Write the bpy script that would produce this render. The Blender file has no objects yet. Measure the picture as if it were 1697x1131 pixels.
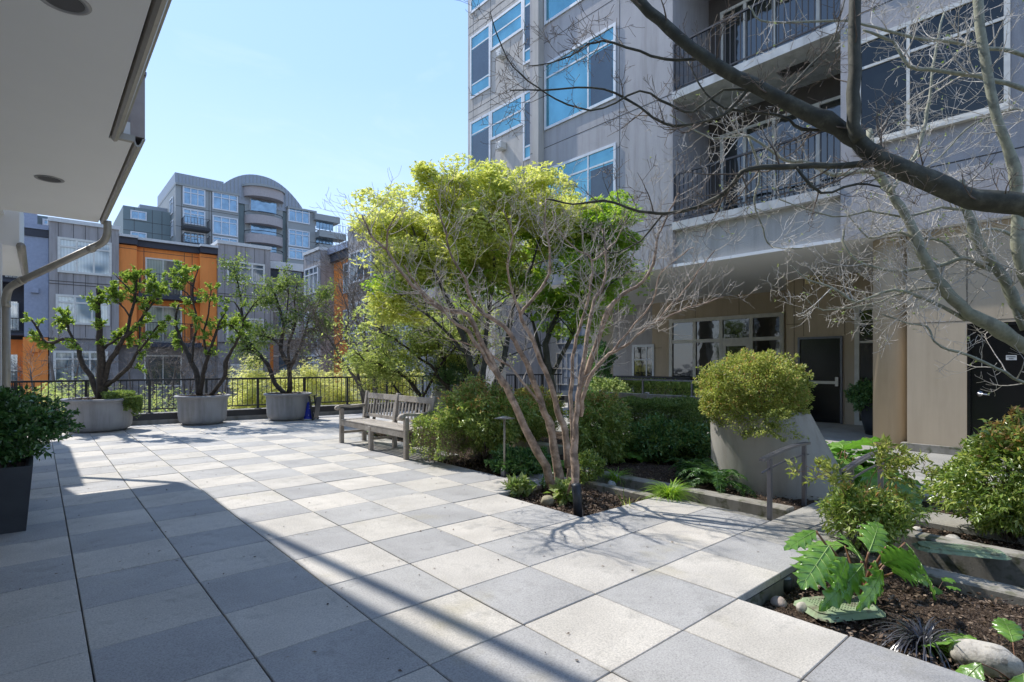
import bpy, math, random
import numpy as np
from mathutils import Vector, Matrix
R=math.radians
sc=bpy.context.scene; COL=sc.collection
# ---------------------------------------------------------------- camera model (x = along paving columns, y = along paving rows)
CAM=Vector((-.192,-2.833,1.43)); CYAW=.7147
FW=Vector((math.sin(CYAW),math.cos(CYAW),0)); RT=Vector((math.cos(CYAW),-math.sin(CYAW),0))
FPX=905.;HY=604.;CXP=848.5
def ray(px,py): return FW+RT*((px-CXP)/FPX)+Vector((0,0,(HY-py)/FPX))
def P(px,py,Y): return CAM+ray(px,py)*Y
def onx(px,py,x): d=ray(px,py); return CAM+d*((x-CAM.x)/d.x)
def ony(px,py,y): d=ray(px,py); return CAM+d*((y-CAM.y)/d.y)
def onz(px,py,z=0.): d=ray(px,py); return CAM+d*((z-CAM.z)/d.z)
cd=bpy.data.cameras.new('camera'); cam=bpy.data.objects.new('camera',cd); COL.objects.link(cam)
cam.location=CAM; cam.rotation_euler=(R(90),0,-CYAW)
cd.sensor_width=36; cd.lens=36*FPX/1697; cd.shift_y=(HY-565.5)/1697; cd.clip_end=2000; cd.clip_start=.05
sc.camera=cam
# ---------------------------------------------------------------- mesh builder
class MB:
    def __init__(s): s.v=[]; s.f=[]; s.sm=[]
    def add(s,vs,fs,smooth=False):
        n=len(s.v); s.v.extend([tuple(v) for v in vs]); s.f.extend([tuple(i+n for i in f) for f in fs]); s.sm.extend([smooth]*len(fs)); return s
    def box(s,a,b,M=None):
        x0,y0,z0=[min(a[i],b[i]) for i in range(3)]; x1,y1,z1=[max(a[i],b[i]) for i in range(3)]
        vs=[(x0,y0,z0),(x1,y0,z0),(x1,y1,z0),(x0,y1,z0),(x0,y0,z1),(x1,y0,z1),(x1,y1,z1),(x0,y1,z1)]
        if M: vs=[M@Vector(v) for v in vs]
        return s.add(vs,[(0,3,2,1),(4,5,6,7),(0,1,5,4),(1,2,6,5),(2,3,7,6),(3,0,4,7)])
    def bbox(s,a,b,c=.006,M=None):      # box with chamfered edges
        x0,y0,z0=[min(a[i],b[i]) for i in range(3)]; x1,y1,z1=[max(a[i],b[i]) for i in range(3)]
        c=min(c,(x1-x0)*.4,(y1-y0)*.4,(z1-z0)*.4); vs=[]
        X=(x0,x1);Y=(y0,y1);Z=(z0,z1); idx={}
        for i in (0,1):
            for j in (0,1):
                for k in (0,1):
                    for ax in range(3):
                        p=[X[i],Y[j],Z[k]]; sg=[1 if q==0 else -1 for q in (i,j,k)]
                        for q in range(3):
                            if q!=ax: p[q]+=sg[q]*c
                        idx[(i,j,k,ax)]=len(vs); vs.append(p)
        fs=[]
        for ax in range(3):
            o=[q for q in range(3) if q!=ax]
            for sd in (0,1):
                f=[]
                for (u,w) in ((0,0),(1,0),(1,1),(0,1)):
                    t=[0,0,0]; t[ax]=sd; t[o[0]]=u; t[o[1]]=w; f.append(idx[(t[0],t[1],t[2],ax)])
                fs.append(f)
            for u in (0,1):
                for w in (0,1):
                    f=[]
                    for sd in (0,1):
                        t=[0,0,0]; t[ax]=sd; t[o[0]]=u; t[o[1]]=w
                        a1=idx[(t[0],t[1],t[2],o[0])]; b1=idx[(t[0],t[1],t[2],o[1])]
                        f+= [a1,b1] if sd==0 else [b1,a1]
                    fs.append(f)
        for i in (0,1):
            for j in (0,1):
                for k in (0,1): fs.append([idx[(i,j,k,q)] for q in range(3)])
        if M: vs=[M@Vector(v) for v in vs]
        return s.add(vs,fs)
    def beam(s,p,q,w,h,up=(0,0,1),c=0):
        p=Vector(p);q=Vector(q);d=q-p;L=d.length;d=d/L;u=Vector(up)
        sd=d.cross(u).normalized();u=sd.cross(d)
        M=Matrix(((d.x,sd.x,u.x,p.x),(d.y,sd.y,u.y,p.y),(d.z,sd.z,u.z,p.z),(0,0,0,1)))
        if c: return s.bbox((0,-w/2,-h/2),(L,w/2,h/2),c,M)
        return s.box((0,-w/2,-h/2),(L,w/2,h/2),M)
    def tube(s,pts,rad,n=6,cap=True):
        pts=[Vector(p) for p in pts]
        if not hasattr(rad,'__len__'): rad=[rad]*len(pts)
        m=len(pts); t0=(pts[1]-pts[0]).normalized()
        a=t0.orthogonal().normalized(); vs=[]; pa=a
        for i,p in enumerate(pts):
            t=(pts[min(i+1,m-1)]-pts[max(i-1,0)])
            t=t.normalized() if t.length>1e-9 else t0
            a=pa-t*pa.dot(t); a=a.normalized() if a.length>1e-6 else t.orthogonal().normalized(); pa=a
            b=t.cross(a)
            for k in range(n):
                an=2*math.pi*k/n; vs.append(p+(a*math.cos(an)+b*math.sin(an))*rad[i])
        fs=[(i*n+k,i*n+(k+1)%n,(i+1)*n+(k+1)%n,(i+1)*n+k) for i in range(m-1) for k in range(n)]
        if cap: fs+= [tuple(range(n-1,-1,-1)),tuple((m-1)*n+k for k in range(n))]
        return s.add(vs,fs,True)
    def lathe(s,prof,c=(0,0,0),n=48,smooth=True,sh=None):
        vs=[];m=len(prof)
        for i,(r,z) in enumerate(prof):
            ox,oy=(sh[i] if sh else (0,0))
            for k in range(n):
                an=2*math.pi*k/n; vs.append((c[0]+ox+r*math.cos(an),c[1]+oy+r*math.sin(an),c[2]+z))
        fs=[(i*n+k,i*n+(k+1)%n,(i+1)*n+(k+1)%n,(i+1)*n+k) for i in range(m-1) for k in range(n)]
        return s.add(vs,fs,smooth)
    def build(s,name,mat,parent=None,loc=None):
        me=bpy.data.meshes.new(name)
        o=bpy.data.objects.new(name,me); COL.objects.link(o)
        off=Vector((0,0,0))
        if parent is not None:
            o.parent=parent; q=parent; 
            while q is not None: off+=q.location; q=q.parent
        elif loc is not None: o.location=loc; off=Vector(loc)
        me.from_pydata([(v[0]-off.x,v[1]-off.y,v[2]-off.z) for v in s.v],[],s.f)
        if any(s.sm): me.polygons.foreach_set('use_smooth',s.sm)
        me.materials.append(mat); me.update()
        return o
def tag(o,label=None,cat=None,group=None,kind=None):
    if label: o['label']=label
    if cat: o['category']=cat
    if group: o['group']=group
    if kind: o['kind']=kind
    return o
def thing(name,label,cat,loc,group=None):
    o=bpy.data.objects.new(name,None); COL.objects.link(o); o.location=loc; o.empty_display_size=.1
    return tag(o,label,cat,group)
def structure(mb,name,mat): return tag(mb.build(name,mat),kind='structure')
def smooth_path(pts,k=3):
    pts=[Vector(p) for p in pts]
    if len(pts)<3: return pts
    out=[]
    for i in range(len(pts)-1):
        p0=pts[max(i-1,0)];p1=pts[i];p2=pts[i+1];p3=pts[min(i+2,len(pts)-1)]
        for j in range(k):
            t=j/k; out.append(.5*((2*p1)+(p2-p0)*t+(2*p0-5*p1+4*p2-p3)*t*t+(-p0+3*p1-3*p2+p3)*t**3))
    out.append(pts[-1]); return out
# ---------------------------------------------------------------- materials
def nmat(name):
    m=bpy.data.materials.new(name); m.use_nodes=True; nt=m.node_tree
    b=nt.nodes['Principled BSDF']; return m,nt,b
def C4(c): return (c[0],c[1],c[2],1)
def ramp(nt,fac,stops):
    r=nt.nodes.new('ShaderNodeValToRGB'); e=r.color_ramp.elements
    while len(e)<len(stops): e.new(.5)
    for i,(p,c) in enumerate(stops): e[i].position=p; e[i].color=C4(c)
    nt.links.new(fac,r.inputs[0]); return r.outputs[0]
def noise(nt,scale,detail=4,rough=.55,coord='Object',dist=0,vec=None):
    n=nt.nodes.new('ShaderNodeTexNoise'); n.inputs['Scale'].default_value=scale; n.inputs['Detail'].default_value=detail; n.inputs['Roughness'].default_value=rough; n.inputs['Distortion'].default_value=dist
    if vec is None:
        t=nt.nodes.new('ShaderNodeTexCoord'); vec=t.outputs[coord]
    nt.links.new(vec,n.inputs['Vector']); return n.outputs['Fac']
def mixc(nt,fac,a,b,mode='MIX'):
    m=nt.nodes.new('ShaderNodeMix'); m.data_type='RGBA'; m.blend_type=mode
    for s,i in ((fac,0),(a,6),(b,7)):
        if isinstance(s,(int,float)): m.inputs[i].default_value=s
        elif isinstance(s,tuple): m.inputs[i].default_value=C4(s)
        else: nt.links.new(s,m.inputs[i])
    return m.outputs[2]
def bump(nt,b,h,strength=.3,dist=.01):
    n=nt.nodes.new('ShaderNodeBump'); n.inputs['Strength'].default_value=strength; n.inputs['Distance'].default_value=dist
    nt.links.new(h,n.inputs['Height']); nt.links.new(n.outputs[0],b.inputs['Normal'])
def mottled(name,c1,c2,scale=3,rough=.8,bs=60,bst=.2,bd=.004,spec=.4,c3=None,s3=40,metal=0):
    m,nt,b=nmat(name); f=noise(nt,scale,6,.6); col=ramp(nt,f,[(.3,c1),(.7,c2)])
    if c3:
        g=noise(nt,s3,3,.6); k=nt.nodes.new('ShaderNodeMapRange'); k.inputs[1].default_value=.52;k.inputs[2].default_value=.66; nt.links.new(g,k.inputs[0])
        col=mixc(nt,k.outputs[0],col,c3)
    if any(w in name for w in ('stucco','taupe','cast stone','concrete','slab edge','orange','grey brown')):   # rain streaks and grime
        t=nt.nodes.new('ShaderNodeTexCoord'); mp=nt.nodes.new('ShaderNodeMapping'); mp.inputs['Scale'].default_value=(5,5,.45); nt.links.new(t.outputs['Object'],mp.inputs[0])
        k=.35 if 'taupe' in name or 'orange' in name else (.6 if 'stucco' in name else .9)
        col=mixc(nt,1.,col,ramp(nt,noise(nt,1.,5,.65,vec=mp.outputs[0]),[(.34,(1-.26*k,1-.27*k,1-.29*k)),(.52,(1,1,1)),(.75,(1.06,1.06,1.06))]),'MULTIPLY')
    nt.links.new(col,b.inputs['Base Color']); b.inputs['Roughness'].default_value=rough; b.inputs['Specular IOR Level'].default_value=spec; b.inputs['Metallic'].default_value=metal
    if bst: bump(nt,b,noise(nt,bs,5,.6),bst,bd)
    return m
def leafmat(name,stops,trans=.45,rough=.45,tcol=None,spec=.4,gl=(1,1,1)):
    m,nt,b=nmat(name); g=nt.nodes.new('ShaderNodeNewGeometry')
    col=ramp(nt,g.outputs['Random Per Island'],stops)
    nt.links.new(col,b.inputs['Base Color']); b.inputs['Roughness'].default_value=rough; b.inputs['Specular IOR Level'].default_value=spec
    tr=nt.nodes.new('ShaderNodeBsdfTranslucent'); hs=nt.nodes.new('ShaderNodeHueSaturation'); hs.inputs['Value'].default_value=1.6; hs.inputs['Saturation'].default_value=1.1; hs.inputs['Hue'].default_value=.485
    nt.links.new(col,hs.inputs['Color']); nt.links.new(hs.outputs[0],tr.inputs['Color'])
    mx=nt.nodes.new('ShaderNodeMixShader'); mx.inputs[0].default_value=trans
    nt.links.new(b.outputs[0],mx.inputs[1]); nt.links.new(tr.outputs[0],mx.inputs[2])
    nt.links.new(mx.outputs[0],nt.nodes['Material Output'].inputs['Surface'])
    return m
def barkmat(name,c1,c2,c3,sc1=18,band=0,rough=.75):
    m,nt,b=nmat(name); f=noise(nt,sc1,6,.65); col=ramp(nt,f,[(.3,c1),(.55,c2),(.75,c3)])
    if band:
        w=noise(nt,9,3,.6); k=nt.nodes.new('ShaderNodeMapRange'); k.inputs[1].default_value=.5;k.inputs[2].default_value=.62; nt.links.new(w,k.inputs[0]); col=mixc(nt,k.outputs[0],col,tuple(x*band for x in c2))
    nt.links.new(col,b.inputs['Base Color']); b.inputs['Roughness'].default_value=rough; bump(nt,b,noise(nt,sc1*3,5,.7),.5,.006); return m
def plain(name,c,rough=.5,metal=0,spec=.5,bst=0):
    m,nt,b=nmat(name); f=noise(nt,7,4); col=ramp(nt,f,[(.3,tuple(x*.9 for x in c)),(.7,tuple(min(1,x*1.08) for x in c))])
    nt.links.new(col,b.inputs['Base Color']); b.inputs['Roughness'].default_value=rough; b.inputs['Metallic'].default_value=metal; b.inputs['Specular IOR Level'].default_value=spec
    if bst: bump(nt,b,noise(nt,90,4),bst,.003)
    return m
def glass(name,c,rough=.04,metal=.0,spec=.9,wav=.02,curt=None):
    m,nt,b=nmat(name); f=noise(nt,1.2,3); col=ramp(nt,f,[(.35,tuple(x*.7 for x in c)),(.65,c)])
    if curt:     # pale curtain folds behind the glass, in patches
        w=nt.nodes.new('ShaderNodeTexWave'); w.inputs['Scale'].default_value=4.2; w.inputs['Distortion'].default_value=1.5; w.bands_direction='DIAGONAL'
        t=nt.nodes.new('ShaderNodeTexCoord'); mp=nt.nodes.new('ShaderNodeMapping'); mp.inputs['Scale'].default_value=(1,1,.02); nt.links.new(t.outputs['Object'],mp.inputs[0]); nt.links.new(mp.outputs[0],w.inputs['Vector'])
        cc=ramp(nt,w.outputs['Fac'],[(.2,tuple(x*.82 for x in curt)),(.8,curt)]); k=nt.nodes.new('ShaderNodeMapRange'); k.inputs[1].default_value=.42;k.inputs[2].default_value=.5
        nt.links.new(noise(nt,.55,1),k.inputs[0]); col=mixc(nt,k.outputs[0],col,cc)
    nt.links.new(col,b.inputs['Base Color']); b.inputs['Roughness'].default_value=rough; b.inputs['Metallic'].default_value=metal; b.inputs['Specular IOR Level'].default_value=spec
    b.inputs['Coat Weight'].default_value=.6 if not metal else 0; b.inputs['Coat Roughness'].default_value=.03
    if wav: bump(nt,b,noise(nt,1.6,2),wav,.08)
    return m
def tilemat(name,pal,speck=.42,joint=False):
    m,nt,b=nmat(name); g=nt.nodes.new('ShaderNodeNewGeometry')
    col=ramp(nt,g.outputs['Random Per Island'],pal)
    n1=noise(nt,1.6,5,.6); k=ramp(nt,n1,[(.3,(.80,.80,.80)),(.7,(1.1,1.1,1.1))]); col=mixc(nt,1.,col,k,'MULTIPLY')
    s=noise(nt,95,3,.9); k=ramp(nt,s,[(.36,(.35,.35,.35)),(.5,(1,1,1)),(.64,(1.45,1.45,1.42))]); col=mixc(nt,speck,col,k,'MULTIPLY')
    st=noise(nt,.9,4,.7); q=nt.nodes.new('ShaderNodeMapRange'); q.inputs[1].default_value=.6;q.inputs[2].default_value=.75; q.inputs[4].default_value=.45; nt.links.new(st,q.inputs[0])
    col=mixc(nt,q.outputs[0],col,(.33,.29,.17))
    dk=noise(nt,3.1,5,.75); q=nt.nodes.new('ShaderNodeMapRange'); q.inputs[1].default_value=.54;q.inputs[2].default_value=.78; q.inputs[4].default_value=.6; nt.links.new(dk,q.inputs[0])
    col=mixc(nt,q.outputs[0],col,(.15,.15,.14))
    nt.links.new(col,b.inputs['Base Color']); b.inputs['Roughness'].default_value=.72; b.inputs['Specular IOR Level'].default_value=.35
    bump(nt,b,noise(nt,220,3,.7),.25,.002); return m
M={}
M['tile_light']=tilemat('pale paver',[(0,(.455,.43,.385)),(.3,(.52,.49,.44)),(.6,(.48,.455,.415)),(1,(.535,.50,.445))])
M['tile_dark']=tilemat('blue grey paver',[(0,(.325,.322,.32)),(.3,(.39,.384,.372)),(.6,(.35,.346,.342)),(1,(.405,.397,.382))])
M['slab']=tilemat('path slab',[(0,(.30,.29,.26)),(1,(.36,.345,.31))])
M['conc']=mottled('weathered concrete',(.20,.185,.155),(.34,.32,.28),2.2,.85,70,.4,.005,c3=(.10,.105,.06),s3=7)
M['concd']=mottled('stained concrete',(.12,.115,.10),(.22,.21,.185),3,.85,70,.4,.005,c3=(.07,.075,.04),s3=9)
M['drum']=mottled('grey board marked concrete',(.33,.315,.285),(.42,.405,.37),1.1,.8,90,.45,.004)
M['pot']=mottled('grey cast stone',(.27,.27,.28),(.36,.36,.37),1.7,.75,60,.3,.004)
M['kerb']=mottled('kerb concrete',(.2,.19,.17),(.33,.32,.3),3,.85,60,.3)
M['darkmetal']=plain('dark painted metal',(.022,.023,.027),.42,.2)
M['greymetal']=plain('weathered aluminium',(.17,.17,.19),.42,.6)
M['soil']=mottled('bark mulch',(.028,.019,.013),(.105,.075,.055),34,.95,55,1,.05,.1,c3=(.19,.145,.11),s3=75)
M['stucco']=mottled('lavender grey stucco',(.345,.33,.33),(.40,.38,.378),.9,.9,45,.55,.012)
M['stucco2']=mottled('warm grey stucco',(.42,.39,.355),(.48,.45,.41),.9,.9,45,.5,.012)
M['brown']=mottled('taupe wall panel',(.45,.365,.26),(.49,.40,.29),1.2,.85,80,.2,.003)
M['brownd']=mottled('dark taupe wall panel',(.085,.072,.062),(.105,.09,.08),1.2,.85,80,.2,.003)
M['soffit']=mottled('painted soffit',(.80,.80,.78),(.84,.84,.82),.7,.9,60,.12,.003)
M['soffit2']=mottled('grey soffit',(.72,.72,.71),(.76,.76,.75),.7,.9,60,.12,.003)
M['white']=plain('white trim',(.55,.55,.53),.5)
M['slabedge']=mottled('balcony slab edge',(.42,.42,.41),(.55,.55,.53),4,.8)
M['black']=plain('black door paint',(.006,.006,.007),.25)
M['reveal']=plain('panel joint shadow gap',(.06,.055,.05),.9)
M['orange']=mottled('orange panel',(.80,.25,.05),(.86,.285,.06),.6,.6,20,.05)
M['grayb']=mottled('grey brown panel',(.30,.275,.265),(.34,.315,.30),.6,.55,20,.05)
M['navy']=plain('navy band',(.035,.037,.05),.6)
M['lav']=plain('blue grey metal panel',(.23,.26,.34),.38,.3)
M['stone']=mottled('rough grey masonry',(.19,.18,.175),(.29,.275,.265),3,.9,12,.6,.03)
M['greenp']=mottled('green grey panel',(.15,.195,.20),(.18,.225,.225),.3,.6,20,0)
M['greyp']=mottled('grey panel',(.27,.285,.275),(.31,.32,.31),.3,.6,20,0)
M['seam']=plain('zinc cladding',(.27,.29,.32),.45,.3)
M['pinkp']=plain('pinkish balcony render',(.38,.335,.32),.8)
M['frame']=plain('window frame',(.62,.60,.54),.5)
M['framew']=plain('pale blue window frame',(.60,.62,.64),.45)
M['gl_teal']=glass('teal glass',(.17,.42,.50),.05,.6,.8,.12)
M['gl_dark']=glass('screened dark glass',(.03,.05,.07),.12,0,.7)
M['gl_far']=glass('far window glass',(.10,.15,.19),.06,.35,.9,.25,(.5,.52,.5))
M['gl_blue']=glass('sky reflecting glass',(.25,.38,.5),.05,.6,.9,.3)
M['gl_up']=glass('dark upper glass',(.012,.018,.022),.05,0,.5,.03)
M['gl_up'].node_tree.nodes['Principled BSDF'].inputs['Coat Weight'].default_value=0
M['gl_room']=glass('ground floor glass',(.015,.02,.018),.03,0,1.,.12)
M['palepan']=plain('pale blue translucent panel',(.30,.34,.41),.6)
M['bluewall']=plain('blue grey wall',(.24,.28,.34),.7)
M['wood']=None
def woodmat():
    m,nt,b=nmat('weathered teak'); t=nt.nodes.new('ShaderNodeTexCoord'); g=nt.nodes.new('ShaderNodeNewGeometry')
    f=noise(nt,5,6,.65); n2=noise(nt,60,4,.7); col=ramp(nt,f,[(.3,(.25,.22,.19)),(.55,(.38,.345,.30)),(.75,(.50,.46,.41))])
    k=ramp(nt,n2,[(.3,(.6,.6,.6)),(.6,(1.1,1.1,1.1))]); col=mixc(nt,.7,col,k,'MULTIPLY')
    k=ramp(nt,g.outputs['Random Per Island'],[(0,(.85,.85,.85)),(1,(1.12,1.1,1.08))]); col=mixc(nt,1.,col,k,'MULTIPLY')
    nt.links.new(col,b.inputs['Base Color']); b.inputs['Roughness'].default_value=.8; bump(nt,b,n2,.4,.004); return m
M['wood']=woodmat()
M['bark_red']=barkmat('reddish stem bark',(.17,.115,.08),(.42,.305,.225),(.60,.47,.37),12,.45)
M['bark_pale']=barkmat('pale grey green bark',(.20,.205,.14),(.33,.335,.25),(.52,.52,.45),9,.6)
M['bark_shade']=barkmat('shade darkened green brown bark',(.035,.036,.025),(.07,.07,.05),(.13,.13,.095),10,.6)  # shade of the backlit limb silhouette is put into this bark colour
M['twig']=barkmat('twig bark',(.27,.235,.20),(.45,.41,.365),(.60,.56,.51),20)
M['twigp']=barkmat('pale twig bark',(.36,.34,.30),(.54,.51,.46),(.68,.65,.60),20)
M['bark_dark']=barkmat('dark brown bark',(.02,.015,.012),(.05,.038,.028),(.10,.08,.06),16)
M['bark_mid']=barkmat('brown grey bark',(.08,.062,.048),(.15,.12,.095),(.22,.19,.15),16)
G=lambda *a:[(i/(len(a)-1) if len(a)>1 else 0,c) for i,c in enumerate(a)]
M['lf_pot']=leafmat('glossy green leaf',G((.11,.20,.04),(.22,.34,.06),(.38,.48,.12)),.42,.35)
M['lf_mid']=leafmat('mid green leaf',G((.10,.16,.045),(.17,.25,.065),(.27,.34,.11)),.4,.5)
M['lf_yel']=leafmat('yellow green young leaf',G((.34,.42,.09),(.50,.55,.15),(.62,.64,.26)),.5,.5)
M['lf_maple']=leafmat('fresh green maple leaf',G((.14,.29,.04),(.25,.41,.06),(.40,.52,.10)),.5,.5)
M['lf_light']=leafmat('light green leaf',G((.20,.28,.07),(.32,.40,.12),(.46,.50,.2)),.5,.5)
M['lf_box']=leafmat('dark glossy boxwood leaf',G((.03,.085,.025),(.06,.15,.045),(.11,.22,.06)),.25,.22,spec=.8)
M['lf_nan']=leafmat('nandina leaf',G((.12,.21,.05),(.25,.36,.08),(.46,.52,.17)),.35,.3,spec=.7)
M['lf_nand']=leafmat('dark nandina leaf',G((.035,.085,.025),(.06,.13,.035),(.12,.2,.05)),.3,.3,spec=.7)
M['lf_red']=leafmat('bronze young leaf',G((.34,.32,.09),(.46,.27,.12),(.55,.45,.16)),.4,.4)
M['lf_dk']=leafmat('dark green leaf',G((.045,.12,.035),(.095,.21,.06),(.19,.32,.10)),.25,.35,spec=.6)
M['lf_olive']=leafmat('small olive leaf',G((.15,.21,.05),(.28,.35,.08),(.48,.50,.18)),.42,.4)
M['lf_fern']=leafmat('fern frond',G((.035,.10,.03),(.07,.16,.04),(.10,.21,.05)),.3,.4)
M['lf_grass']=leafmat('bright grass blade',G((.13,.26,.03),(.22,.38,.05),(.33,.47,.09)),.4,.35)
M['lf_black']=leafmat('black mondo blade',G((.02,.02,.024),(.045,.045,.055),(.10,.10,.115)),.1,.25,spec=.8)
M['lf_hosta']=leafmat('variegated leaf',G((.12,.22,.04),(.3,.38,.14),(.4,.46,.2)),.35,.4)
def acmat():
    m,nt,b=nmat('acanthus leaf'); f=noise(nt,14,5); col=ramp(nt,f,[(.3,(.09,.21,.03)),(.55,(.18,.36,.06)),(.75,(.28,.46,.11))])
    nt.links.new(col,b.inputs['Base Color']); b.inputs['Roughness'].default_value=.28; b.inputs['Specular IOR Level'].default_value=.8
    tr=nt.nodes.new('ShaderNodeBsdfTranslucent'); tr.inputs['Color'].default_value=(.22,.5,.05,1); mx=nt.nodes.new('ShaderNodeMixShader'); mx.inputs[0].default_value=.33
    nt.links.new(b.outputs[0],mx.inputs[1]); nt.links.new(tr.outputs[0],mx.inputs[2]); nt.links.new(mx.outputs[0],nt.nodes['Material Output'].inputs['Surface'])
    bump(nt,b,noise(nt,35,3),.3,.01); return m
M['acan']=acmat()
M['vein']=plain('pale leaf vein',(.30,.44,.14),.45)
M['petiole']=plain('reddish petiole',(.22,.11,.06),.5)
M['rock']=mottled('pale granite rock',(.42,.39,.34),(.56,.53,.47),3,.85,40,.5,.01,c3=(.25,.23,.2),s3=22)
M['rockp']=mottled('pinkish rock',(.35,.28,.25),(.45,.38,.34),6,.85,50,.5,.01)
M['rockg']=mottled('grey pebble',(.30,.31,.32),(.42,.43,.44),6,.6,40,.2)
M['rockm']=mottled('mossy boulder',(.28,.25,.16),(.40,.36,.25),4,.9,40,.5,.01)
M['lid']=mottled('pale green plastic',(.21,.28,.17),(.29,.36,.23),5,.85,60,.2,.002,spec=.15,c3=(.16,.15,.11),s3=9)
M['blue']=plain('blue plastic',(.01,.03,.40),.4)
M['steel']=plain('brushed steel',(.55,.55,.55),.3,.9)
M['yellow']=plain('faded yellow sign face',(.80,.68,.34),.6)
M['chrome']=plain('dull gutter metal',(.36,.335,.29),.45,.3)
M['planterbk']=mottled('charcoal fibre planter',(.022,.026,.032),(.045,.05,.058),2.5,.45,60,.15,.003)
M['street']=mottled('street asphalt',(.12,.12,.12),(.16,.16,.155),1,.9)
M['lightlens']=plain('recessed lamp trim',(.3,.3,.3),.4,.3)
M['lampdark']=plain('recessed lamp inside',(.05,.05,.055),.5)
M['grassm']=leafmat('lime grass',G((.2,.4,.03),(.3,.5,.05)),.4)
# ---------------------------------------------------------------- vegetation tools
def rngn(seed): return np.random.default_rng(seed)
def unit(a): return a/np.maximum(np.linalg.norm(a,axis=-1,keepdims=True),1e-9)
def leafcloud(name,mat,parent,C,D,size,seed=0,aspect=.45,fold=.25,jit=.35,flat=.5,lobes=1):
    """one mesh of many folded leaves; C centres (leaf base), D leaf directions"""
    g=rngn(seed); C=np.asarray(C,float); D=unit(np.asarray(D,float)+g.normal(0,.001,(len(C),3))); n=len(C)
    if n==0: return None
    if lobes>1:                       # palmate leaf: several narrow leaflets fanned from one point
        up=np.tile([0,0,1.],(n,1))*flat+g.normal(0,.5,(n,3)); S0=unit(np.cross(D,up)); 
        CC=[];DD=[]
        for k in range(lobes):
            an=(k-(lobes-1)/2)*(3.0/(lobes-1)); CC.append(C); DD.append(D*math.cos(an)+S0*math.sin(an))
        C=np.concatenate(CC);D=np.concatenate(DD);n=len(C); seedj=.12; up=np.tile(up,(lobes,1))
    else:
        up=np.tile([0,0,1.],(n,1))*flat+g.normal(0,.55,(n,3))
    L=size*(1+g.uniform(-jit,jit,(n,1)))
    S=unit(np.cross(D,up)); U=np.cross(S,D)
    W=L*aspect*.5
    tip=C+D*L-U*L*.12
    mid=C+D*L*.45
    l=mid+S*W+U*W*fold*2; r=mid-S*W+U*W*fold*2
    V=np.stack([C,l,tip,r],1).reshape(-1,3)
    off=np.zeros(3); q=parent
    while q is not None: off=off+np.array(q.location); q=q.parent
    V=V-off
    me=bpy.data.meshes.new(name); i=np.arange(n)*4
    F=np.stack([i,i+1,i+2,i,i+2,i+3],1).reshape(-1)
    me.vertices.add(4*n); me.vertices.foreach_set('co',V.astype(np.float32).ravel())
    me.loops.add(6*n); me.loops.foreach_set('vertex_index',F.astype(np.int32))
    me.polygons.add(2*n); me.polygons.foreach_set('loop_start',(np.arange(2*n)*3).astype(np.int32)); me.polygons.foreach_set('loop_total',np.full(2*n,3,np.int32))
    me.update(calc_edges=True); me.materials.append(mat)
    o=bpy.data.objects.new(name,me); COL.objects.link(o)
    if parent is not None: o.parent=parent
    return o
def lump(g,nw=7,f=3.):
    K=g.normal(0,f,(nw,3)); ph=g.uniform(0,6.28,nw)
    return lambda d: np.sin(d@K.T+ph).sum(1)/math.sqrt(nw)
def blob(c,r,n,seed,lumpy=.16,shell=.55,f=3.,flatb=-9,top=None,pw=1.,tuft=.6,na=None):
    """points + outward dirs inside a lumpy, tufted ellipsoid"""
    g=rngn(seed); d=unit(g.normal(0,1,(n,3))); h=lump(g,7,f)
    na=na or max(12,int(n/150)); A=unit(g.normal(0,1,(na,3))); ln=g.uniform(-.10,.20,na)*g.uniform(.3,1,na); wd=g.uniform(.05,.13,na)
    k=g.integers(0,na,n); tf=g.uniform(0,1,n)<tuft; u=g.uniform(0,1,n)**.8
    dt=unit(A[k]+g.normal(0,1,(n,3))*(wd[k]*(1.25-u))[:,None]); d=np.where(tf[:,None],dt,d)
    t=shell+(1-shell)*g.uniform(0,1,(n,1))**pw
    t=np.where(tf[:,None],(shell+(1-shell+ln[k])*u)[:,None],t*.97)
    rr=(1+lumpy*h(d))[:,None]*t
    hh=lump(g,7,f*2.2); keep=(hh(d*1.0)+.9*g.normal(0,1,n))>-1.5
    p=d*rr*np.array(r)+np.array(c)
    if flatb>-9: keep&=(p[:,2]>flatb+.05*np.sin(p[:,0]*19)+.05*np.sin(p[:,1]*23))
    return p[keep],d[keep]
def boxcloud(lo,hi,n,seed,depth=.12,rnd=.06,ax=None):
    """points near the surfaces of an upright clipped hedge (local frame lo..hi), rounded corners"""
    g=rngn(seed); lo=np.array(lo);hi=np.array(hi); s=hi-lo
    p=g.uniform(0,1,(n*2,3)); d=np.zeros_like(p); 
    fac=g.integers(0,5,n*2); 
    area=np.array([s[1]*s[2],s[1]*s[2],s[0]*s[2],s[0]*s[2],s[0]*s[1]*1.3]); fac=g.choice(5,n*2,p=area/area.sum())
    dep=np.abs(g.normal(0,depth,n*2))
    q=lo+p*s
    for k,(a,sg) in enumerate(((0,-1),(0,1),(1,-1),(1,1),(2,1))):
        m=fac==k; base=lo[a] if sg<0 else hi[a]; q[m,a]=base-sg*dep[m]; d[m,a]=sg
    h=lump(g,7,7/ s.max()); q+=d*(h(q)*rnd)[:,None]
    q=q[:n]; d=d[:n]
    # round the corners
    cen=(lo+hi)/2; rel=(q-cen)/(s/2); e=np.abs(rel); k=np.clip(e[:,0]*e[:,1]*1.0+np.clip(rel[:,2],0,1)*np.maximum(e[:,0],e[:,1])-.9,0,1)
    q=q-(q-cen)*(k*.16)[:,None]
    return q,d
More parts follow.
